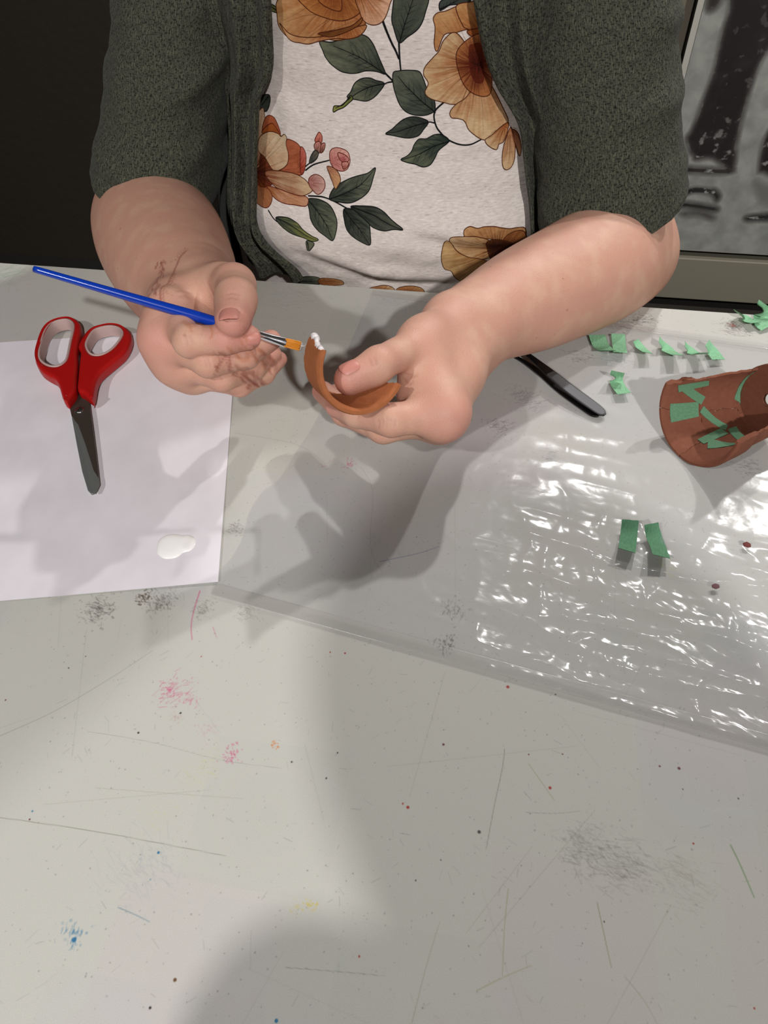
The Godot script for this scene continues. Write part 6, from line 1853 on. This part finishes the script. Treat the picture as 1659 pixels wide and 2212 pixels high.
# ------------------------------------------------------------------ the shard being glued
const SH_N := Vector3(-0.620, -0.335, -0.710)
const SH_A := Vector3(0.783, -0.213, -0.584)
const SH_U := Vector3(-0.045, 0.918, -0.394)


func shard_at(deg: float, t: float, deep: float) -> Vector3:
	var a := deg_to_rad(deg)
	var c := Vector3(0.0488, 0.8620, 0.2602)
	return c + SH_N * t + (SH_A * cos(a) + SH_U * sin(a)) * (0.0300 - deep - t * 0.12)


func build_shard() -> void:
	var m := clay(Color(0.68, 0.42, 0.27))
	var mb := MB.new()
	var nu := 80
	var nv := 16
	var lay := []
	var edge := PackedVector3Array()
	for deep in [0.0, 0.0042]:
		var p := PackedVector3Array()
		for j in nv:
			var v := j / float(nv - 1)
			for i in nu:
				var s := i / float(nu - 1)
				# the left arm reaches higher, its broken top is ragged; the depth shrinks to the right
				var left := -206.0 - 6.0 * v + 4.0 * sin(v * 5.0) + 3.0 * fine.get_noise_1d(v * 8.0)
				var right := -30.0 - 14.0 * v + 2.5 * fine.get_noise_1d(v * 7.0 + 9.0)
				var deg := lerpf(left, right, s)
				var long := lerpf(0.026, 0.020, smoothstep(0.75, 1.0, s)) + 0.0012 * fine.get_noise_1d(s * 14.0)
				var lip := 0.0011 * pow(1.0 - clampf(v * 9.0, 0.0, 1.0), 2.0) * (1.0 if deep < 0.002 else -1.0)
				p.append(shard_at(deg, v * long, deep + lip))
		lay.append(p)
		mb.grid(p, nu, nv, false, deep < 0.002)
	for j in nv:
		edge.append(lay[0][j * nu].lerp(lay[1][j * nu], 0.5))
	var o := PackedVector3Array()
	var rows := []
	for p in lay:
		o = PackedVector3Array()
		for i in nu: o.append(p[i])
		for j in range(1, nv): o.append(p[j * nu + nu - 1])
		for i in range(nu - 2, -1, -1): o.append(p[(nv - 1) * nu + i])
		for j in range(nv - 2, 0, -1): o.append(p[j * nu])
		rows.append(o)
	loft(mb, rows, true)
	var t := thing("clay_shard", edge[nv - 1], "curved terracotta shard pinched in a hand, wet glue along its broken edge", "shard")
	obj("fired_clay", mb, m, t)
	var glue := mat(Color(0.90, 0.88, 0.88), 0.12, 0.0, 0.6)
	glue.clearcoat_enabled = true
	glue.clearcoat = 0.6
	var g := MB.new()
	var rr := PackedFloat32Array()
	var gp := PackedVector3Array()
	for j in range(2, nv):
		gp.append(edge[j] + Vector3(0, 0.0004 + 0.0005 * sin(j * 2.1), 0))
		rr.append(0.0011 + 0.0009 * absf(sin(j * 1.7)) + (0.0006 if j > nv - 5 else 0.0))
	tube(g, gp, rr, 10, Vector3.RIGHT)
	tag(obj("glue_bead", g, glue, t), "wet white glue")


# ------------------------------------------------------------------ brush
func build_brush() -> void:
	var tip := Vector3(-0.0006, 0.8428, 0.2209)
	var grip := Vector3(-0.0510, 0.8552, 0.2204)
	var back := Vector3(-0.1672, 0.8840, 0.2187)
	var d := (tip - grip).normalized()
	var t := thing("paint_brush", grip, "small flat brush with a blue plastic handle and orange bristles", "brush")
	var blue := mat(Color(0.03, 0.21, 0.64), 0.22, 0.0, 0.6)
	var h := MB.new()
	var f0 := Vector3(-0.0286, 0.8495, 0.2204)
	var ln := back.distance_to(f0)
	var hp := PackedVector3Array()
	var hr := PackedFloat32Array()
	for s in [[0.0, 0.0008], [0.003, 0.0017], [0.01, 0.0021], [0.3, 0.0026], [0.6, 0.0033], [0.74, 0.0036], [0.86, 0.0031], [1.0, 0.0024]]:
		hp.append(back.lerp(f0, s[0]))
		hr.append(s[1])
	tube(h, curve3(hp, 5), interp(hr, 5), 20)
	obj("handle", h, blue, t)
	var e := MB.new()
	var f1 := Vector3(-0.0098, 0.8450, 0.2212)
	tube(e, PackedVector3Array([f0 - d * 0.002, f0, f0.lerp(f1, 0.15), f0.lerp(f1, 0.5), f0.lerp(f1, 0.8), f1]), PackedFloat32Array([0.0026, 0.0028, 0.0028, 0.0028, 0.0030, 0.0031]), 24, Vector3(0.2, 0.6, 0.77), PackedFloat32Array([1, 1, 1, 0.8, 0.5, 0.4]))
	obj("ferrule", e, mat(Color(0.86, 0.86, 0.88), 0.16, 1.0), t)
	# flat tuft: hairs side by side, in a few layers
	var hair := MB.new()
	var x := Vector3(0.2, 0.6, 0.77).cross(d).normalized()
	var y := d.cross(x).normalized()
	for k in 150:
		var o := x * rng.randf_range(-0.0029, 0.0029) + y * rng.randf_range(-0.0010, 0.0010)
		var a := f1 - d * 0.001 + o * 0.95
		var b := f1.lerp(tip, rng.randf_range(0.85, 1.0)) + o * rng.randf_range(0.85, 1.1)
		tube(hair, PackedVector3Array([a, a.lerp(b, 0.5), b]), PackedFloat32Array([0.00030, 0.00028, 0.00012]), 5, Vector3.UP, PackedFloat32Array(), false)
	var hm := mat(Color(0.80, 0.50, 0.08), 0.4)
	tag(obj("bristles", hair, hm, t), "orange synthetic bristles", "", "", "stuff")
	var g := MB.new()
	var z := Vector3(0.0068, 0.8520, 0.2303)
	tube(g, curve3(PackedVector3Array([tip + y * 0.0006, tip + d * 0.0025 + Vector3(0, 0.0015, 0), z, Vector3(0.0134, 0.8580, 0.2417)]), 5), PackedFloat32Array([0.0008, 0.0008, 0.0007, 0.0006, 0.0005, 0.0005, 0.0005, 0.0005, 0.0005, 0.0005, 0.0006, 0.0006, 0.0007, 0.0008, 0.0009, 0.001]), 8)
	tube(g, PackedVector3Array([tip - x * 0.0024, tip + d * 0.0005, tip + x * 0.0026]), PackedFloat32Array([0.0004, 0.0007, 0.0008]), 8)
	var glue := mat(Color(0.92, 0.91, 0.90), 0.15, 0.0, 0.6)
	obj("glue_thread", g, glue, t)


func interp(r: PackedFloat32Array, per: int) -> PackedFloat32Array:
	var o := PackedFloat32Array()
	for k in r.size() - 1:
		for s in per:
			o.append(cubic_interpolate(r[k], r[k + 1], r[maxi(k - 1, 0)], r[mini(k + 2, r.size() - 1)], float(s) / per))
	o.append(r[r.size() - 1])
	return o


# ------------------------------------------------------------------ tweezers
func build_tweezers() -> void:
	var t := thing("tweezers", Vector3(0.1792, 0.7500, 0.1185), "black flat tipped tweezers lying on the clear plastic near the forearm", "tweezers")
	var m := mat(Color(0.055, 0.055, 0.06), 0.38, 0.4, 0.5)
	var grip := mat(Color(0.27, 0.27, 0.28), 0.5, 0.3, 0.5)
	var leaf := func(p: PackedVector3Array, w: PackedFloat32Array) -> MB:
		var mb := MB.new()
		var c := curve3(p, 6)
		var wide := interp(w, 6)
		var rows := PackedVector3Array()
		for k in c.size():
			var d := (c[mini(k + 1, c.size() - 1)] - c[maxi(k - 1, 0)]).normalized()
			var x := d.cross(Vector3.UP).normalized()
			for s in [[-1.0, -0.0006], [-1.0, 0.0004], [-0.86, 0.0008], [0.86, 0.0008], [1.0, 0.0004], [1.0, -0.0006]]:
				rows.append(c[k] + x * wide[k] * s[0] + Vector3.UP * s[1])
		mb.grid(rows, 6, c.size(), true, true)
		var first := PackedVector3Array()
		var last := PackedVector3Array()
		for s in 6:
			first.append(rows[s])
			last.append(rows[rows.size() - 6 + s])
		mb.fan(first, false)
		mb.fan(last, true)
		return mb
	var low: MB = leaf.call(PackedVector3Array([Vector3(0.1409, 0.7522, 0.0904), Vector3(0.1491, 0.7522, 0.0969), Vector3(0.1624, 0.7520, 0.1102), Vector3(0.1789, 0.7520, 0.1297), Vector3(0.1964, 0.7522, 0.1472), Vector3(0.2031, 0.7525, 0.1543), Vector3(0.2060, 0.7528, 0.1564)]), PackedFloat32Array([0.0012, 0.0017, 0.0029, 0.0038, 0.0042, 0.0036, 0.0012]))
	obj("arm", low, m, t)
	var up: MB = leaf.call(PackedVector3Array([Vector3(0.1439, 0.7580, 0.0872), Vector3(0.1512, 0.7595, 0.0972), Vector3(0.1669, 0.7600, 0.1170), Vector3(0.1814, 0.7585, 0.1323), Vector3(0.1992, 0.7555, 0.1469), Vector3(0.2069, 0.7542, 0.1531), Vector3(0.2103, 0.7538, 0.1559)]), PackedFloat32Array([0.0013, 0.0020, 0.0041, 0.0050, 0.0050, 0.0042, 0.0014]))
	obj("arm", up, m, t)
	var pad: MB = leaf.call(PackedVector3Array([Vector3(0.1682, 0.7608, 0.1196), Vector3(0.1748, 0.7602, 0.1268), Vector3(0.1849, 0.7588, 0.1368), Vector3(0.2001, 0.7564, 0.1490), Vector3(0.2067, 0.7552, 0.1543), Vector3(0.2094, 0.7548, 0.1561)]), PackedFloat32Array([0.0036, 0.0041, 0.0045, 0.0045, 0.0037, 0.0015]))
	tag(obj("grip_face", pad, grip, t), "brushed dark grey grip face")


# ------------------------------------------------------------------ loose green tape
func tape_mat(c: Color) -> StandardMaterial3D:
	var m := mat(c, 0.85, 0.0, 0.3)
	m.albedo_texture = noise_tex(0.06, 128, Color(0.86, 0.86, 0.86), Color.WHITE, 51, 3)
	m.backlight_enabled = true
	m.backlight = Color(0.18, 0.22, 0.18)
	return m


# a strip along the middle line (points with heights), its two sides w metres apart, leaning by tilt
func tape(mid: PackedVector3Array, w: float, tilt: float, label: String, m: Material, group := "torn pieces of green tape") -> void:
	var mb := MB.new()
	var c := curve3(mid, 6)
	for side in 2:
		var p := PackedVector3Array()
		for k in c.size():
			var d := (c[mini(k + 1, c.size() - 1)] - c[maxi(k - 1, 0)]).normalized()
			var x := d.cross(Vector3.UP).normalized()
			x = (x + Vector3.UP * tilt).normalized()
			for i in 7:
				var s := i / 6.0 - 0.5
				var q := c[k] + x * w * s + d * 0.0006 * fine.get_noise_2d(s * 5.0, float(k)) * (1.0 if k == 0 or k == c.size() - 1 else 0.0)
				q.y = maxf(q.y - side * 0.0003, TOP + 0.0024 - side * 0.0003)
				p.append(q)
		mb.grid(p, 7, c.size(), false, side == 0)
	tag(obj("tape_piece", mb, m), label, "tape", group)


func build_tape() -> void:
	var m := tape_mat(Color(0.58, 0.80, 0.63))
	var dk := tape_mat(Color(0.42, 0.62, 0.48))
	tape(PackedVector3Array([Vector3(0.2074, 0.7530, 0.0517), Vector3(0.2097, 0.7530, 0.0640), Vector3(0.2120, 0.7550, 0.0730), Vector3(0.2136, 0.7600, 0.0829)]), 0.0140, 0.03, "wide green tape piece at the left end of the row by the forearm", m)
	tape(PackedVector3Array([Vector3(0.2249, 0.7540, 0.0496), Vector3(0.2253, 0.7530, 0.0607), Vector3(0.2249, 0.7560, 0.0784)]), 0.0112, 0.00, "upright green tape piece, second from the left in the row", m)
	tape(PackedVector3Array([Vector3(0.2383, 0.7560, 0.0600), Vector3(0.2421, 0.7530, 0.0637), Vector3(0.2448, 0.7550, 0.0719), Vector3(0.2455, 0.7600, 0.0818)]), 0.0085, 0.15, "narrow curled green tape piece, third from the left in the row", m)
	tape(PackedVector3Array([Vector3(0.2565, 0.7590, 0.0606), Vector3(0.2627, 0.7530, 0.0623), Vector3(0.2659, 0.7540, 0.0697), Vector3(0.2682, 0.7620, 0.0847)]), 0.0104, 0.07, "curled green tape piece, fourth from the left in the row", m)
	tape(PackedVector3Array([Vector3(0.2772, 0.7580, 0.0629), Vector3(0.2825, 0.7530, 0.0643), Vector3(0.2863, 0.7550, 0.0716), Vector3(0.2887, 0.7630, 0.0803)]), 0.0098, 0.09, "green tape piece with a lifted end, second from the right in the row", m)
	tape(PackedVector3Array([Vector3(0.2944, 0.7600, 0.0616), Vector3(0.3001, 0.7540, 0.0653), Vector3(0.3027, 0.7550, 0.0763)]), 0.0107, 0.03, "straight green tape piece at the right end of the row", m)
	tape(PackedVector3Array([Vector3(0.2196, 0.7640, 0.1153), Vector3(0.2205, 0.7540, 0.1111), Vector3(0.2221, 0.7530, 0.1189), Vector3(0.2254, 0.7560, 0.1313)]), 0.0104, -0.06, "curled green tape piece alone between the tweezers and the pot", m)
	tape(PackedVector3Array([Vector3(0.3256, 0.7600, 0.0127), Vector3(0.3325, 0.7530, 0.0096), Vector3(0.3367, 0.7530, 0.0147), Vector3(0.3407, 0.7560, 0.0214)]), 0.0110, 0.15, "curled green tape piece on the far table edge above the pot", m)
	tape(PackedVector3Array([Vector3(0.3485, 0.7640, 0.0054), Vector3(0.3493, 0.7540, 0.0055), Vector3(0.3479, 0.7540, 0.0182), Vector3(0.3508, 0.7540, 0.0233)]), 0.0146, -0.18, "green tape piece on the far table edge, cut by the right picture border", m)
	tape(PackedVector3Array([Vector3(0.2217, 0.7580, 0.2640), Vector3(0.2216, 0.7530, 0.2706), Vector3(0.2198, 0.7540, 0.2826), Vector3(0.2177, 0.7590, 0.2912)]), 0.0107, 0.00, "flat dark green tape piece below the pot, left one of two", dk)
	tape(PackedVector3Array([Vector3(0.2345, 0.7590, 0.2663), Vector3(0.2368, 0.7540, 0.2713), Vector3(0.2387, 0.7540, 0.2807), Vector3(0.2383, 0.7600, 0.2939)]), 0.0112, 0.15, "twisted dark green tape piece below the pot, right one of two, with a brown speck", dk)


# ------------------------------------------------------------------ glue drop and clay crumbs
func blob(outline: PackedVector2Array, y: float, high: float) -> MB:
	var mb := MB.new()
	var o := ccw(outline)
	var c := Vector2.ZERO
	for q in o:
		c += q / o.size()
	var rings := []
	for k in 9:
		var a := PI / 2 * k / 8.0
		var r := PackedVector3Array()
		for q in o:
			var e := c.lerp(q, pow(cos(a), 0.7) if k < 8 else 0.0)
			r.append(Vector3(e.x, y + high * sin(a), e.y))
		rings.append(r)
	loft(mb, rings)
	return mb


func build_small_things() -> void:
	var glue := mat(Color(0.975, 0.97, 0.955), 0.10, 0.0, 0.5)
	glue.clearcoat_enabled = true
	glue.clearcoat = 0.8
	glue.clearcoat_roughness = 0.05
	var puddle := curve2(PackedVector2Array([Vector2(-0.0830, 0.3254), Vector2(-0.0836, 0.3187), Vector2(-0.0804, 0.3143), Vector2(-0.0751, 0.3127), Vector2(-0.0696, 0.3128), Vector2(-0.0644, 0.3120), Vector2(-0.0597, 0.3146), Vector2(-0.0579, 0.3199), Vector2(-0.0594, 0.3248), Vector2(-0.0636, 0.3273), Vector2(-0.0663, 0.3312), Vector2(-0.0709, 0.3334), Vector2(-0.0760, 0.3333), Vector2(-0.0806, 0.3301)]), 5)
	tag(obj("glue_puddle", blob(puddle, TOP + 0.0012, 0.0022), glue), "small glossy puddle of white glue on the sheet of paper", "glue")
	var m := mat(Color(0.42, 0.20, 0.18), 0.9)
	var crumbs := [[PackedVector2Array([Vector2(0.2927, 0.2698), Vector2(0.2952, 0.2683), Vector2(0.2975, 0.2699), Vector2(0.2974, 0.2722), Vector2(0.2951, 0.2730), Vector2(0.2929, 0.2721)]), 0.0030, "flat reddish clay crumb on the plastic bag, nearer to the pot"], [PackedVector2Array([Vector2(0.2688, 0.3065), Vector2(0.2709, 0.3052), Vector2(0.2733, 0.3059), Vector2(0.2733, 0.3080), Vector2(0.2709, 0.3094), Vector2(0.2688, 0.3086)]), 0.0030, "flat reddish clay crumb on the plastic bag, farther from the pot"]]
	for c in crumbs:
		tag(obj("clay_crumb", blob(c[0], TOP + c[1], 0.0012), m), c[2], "crumb", "clay crumbs on the bag")
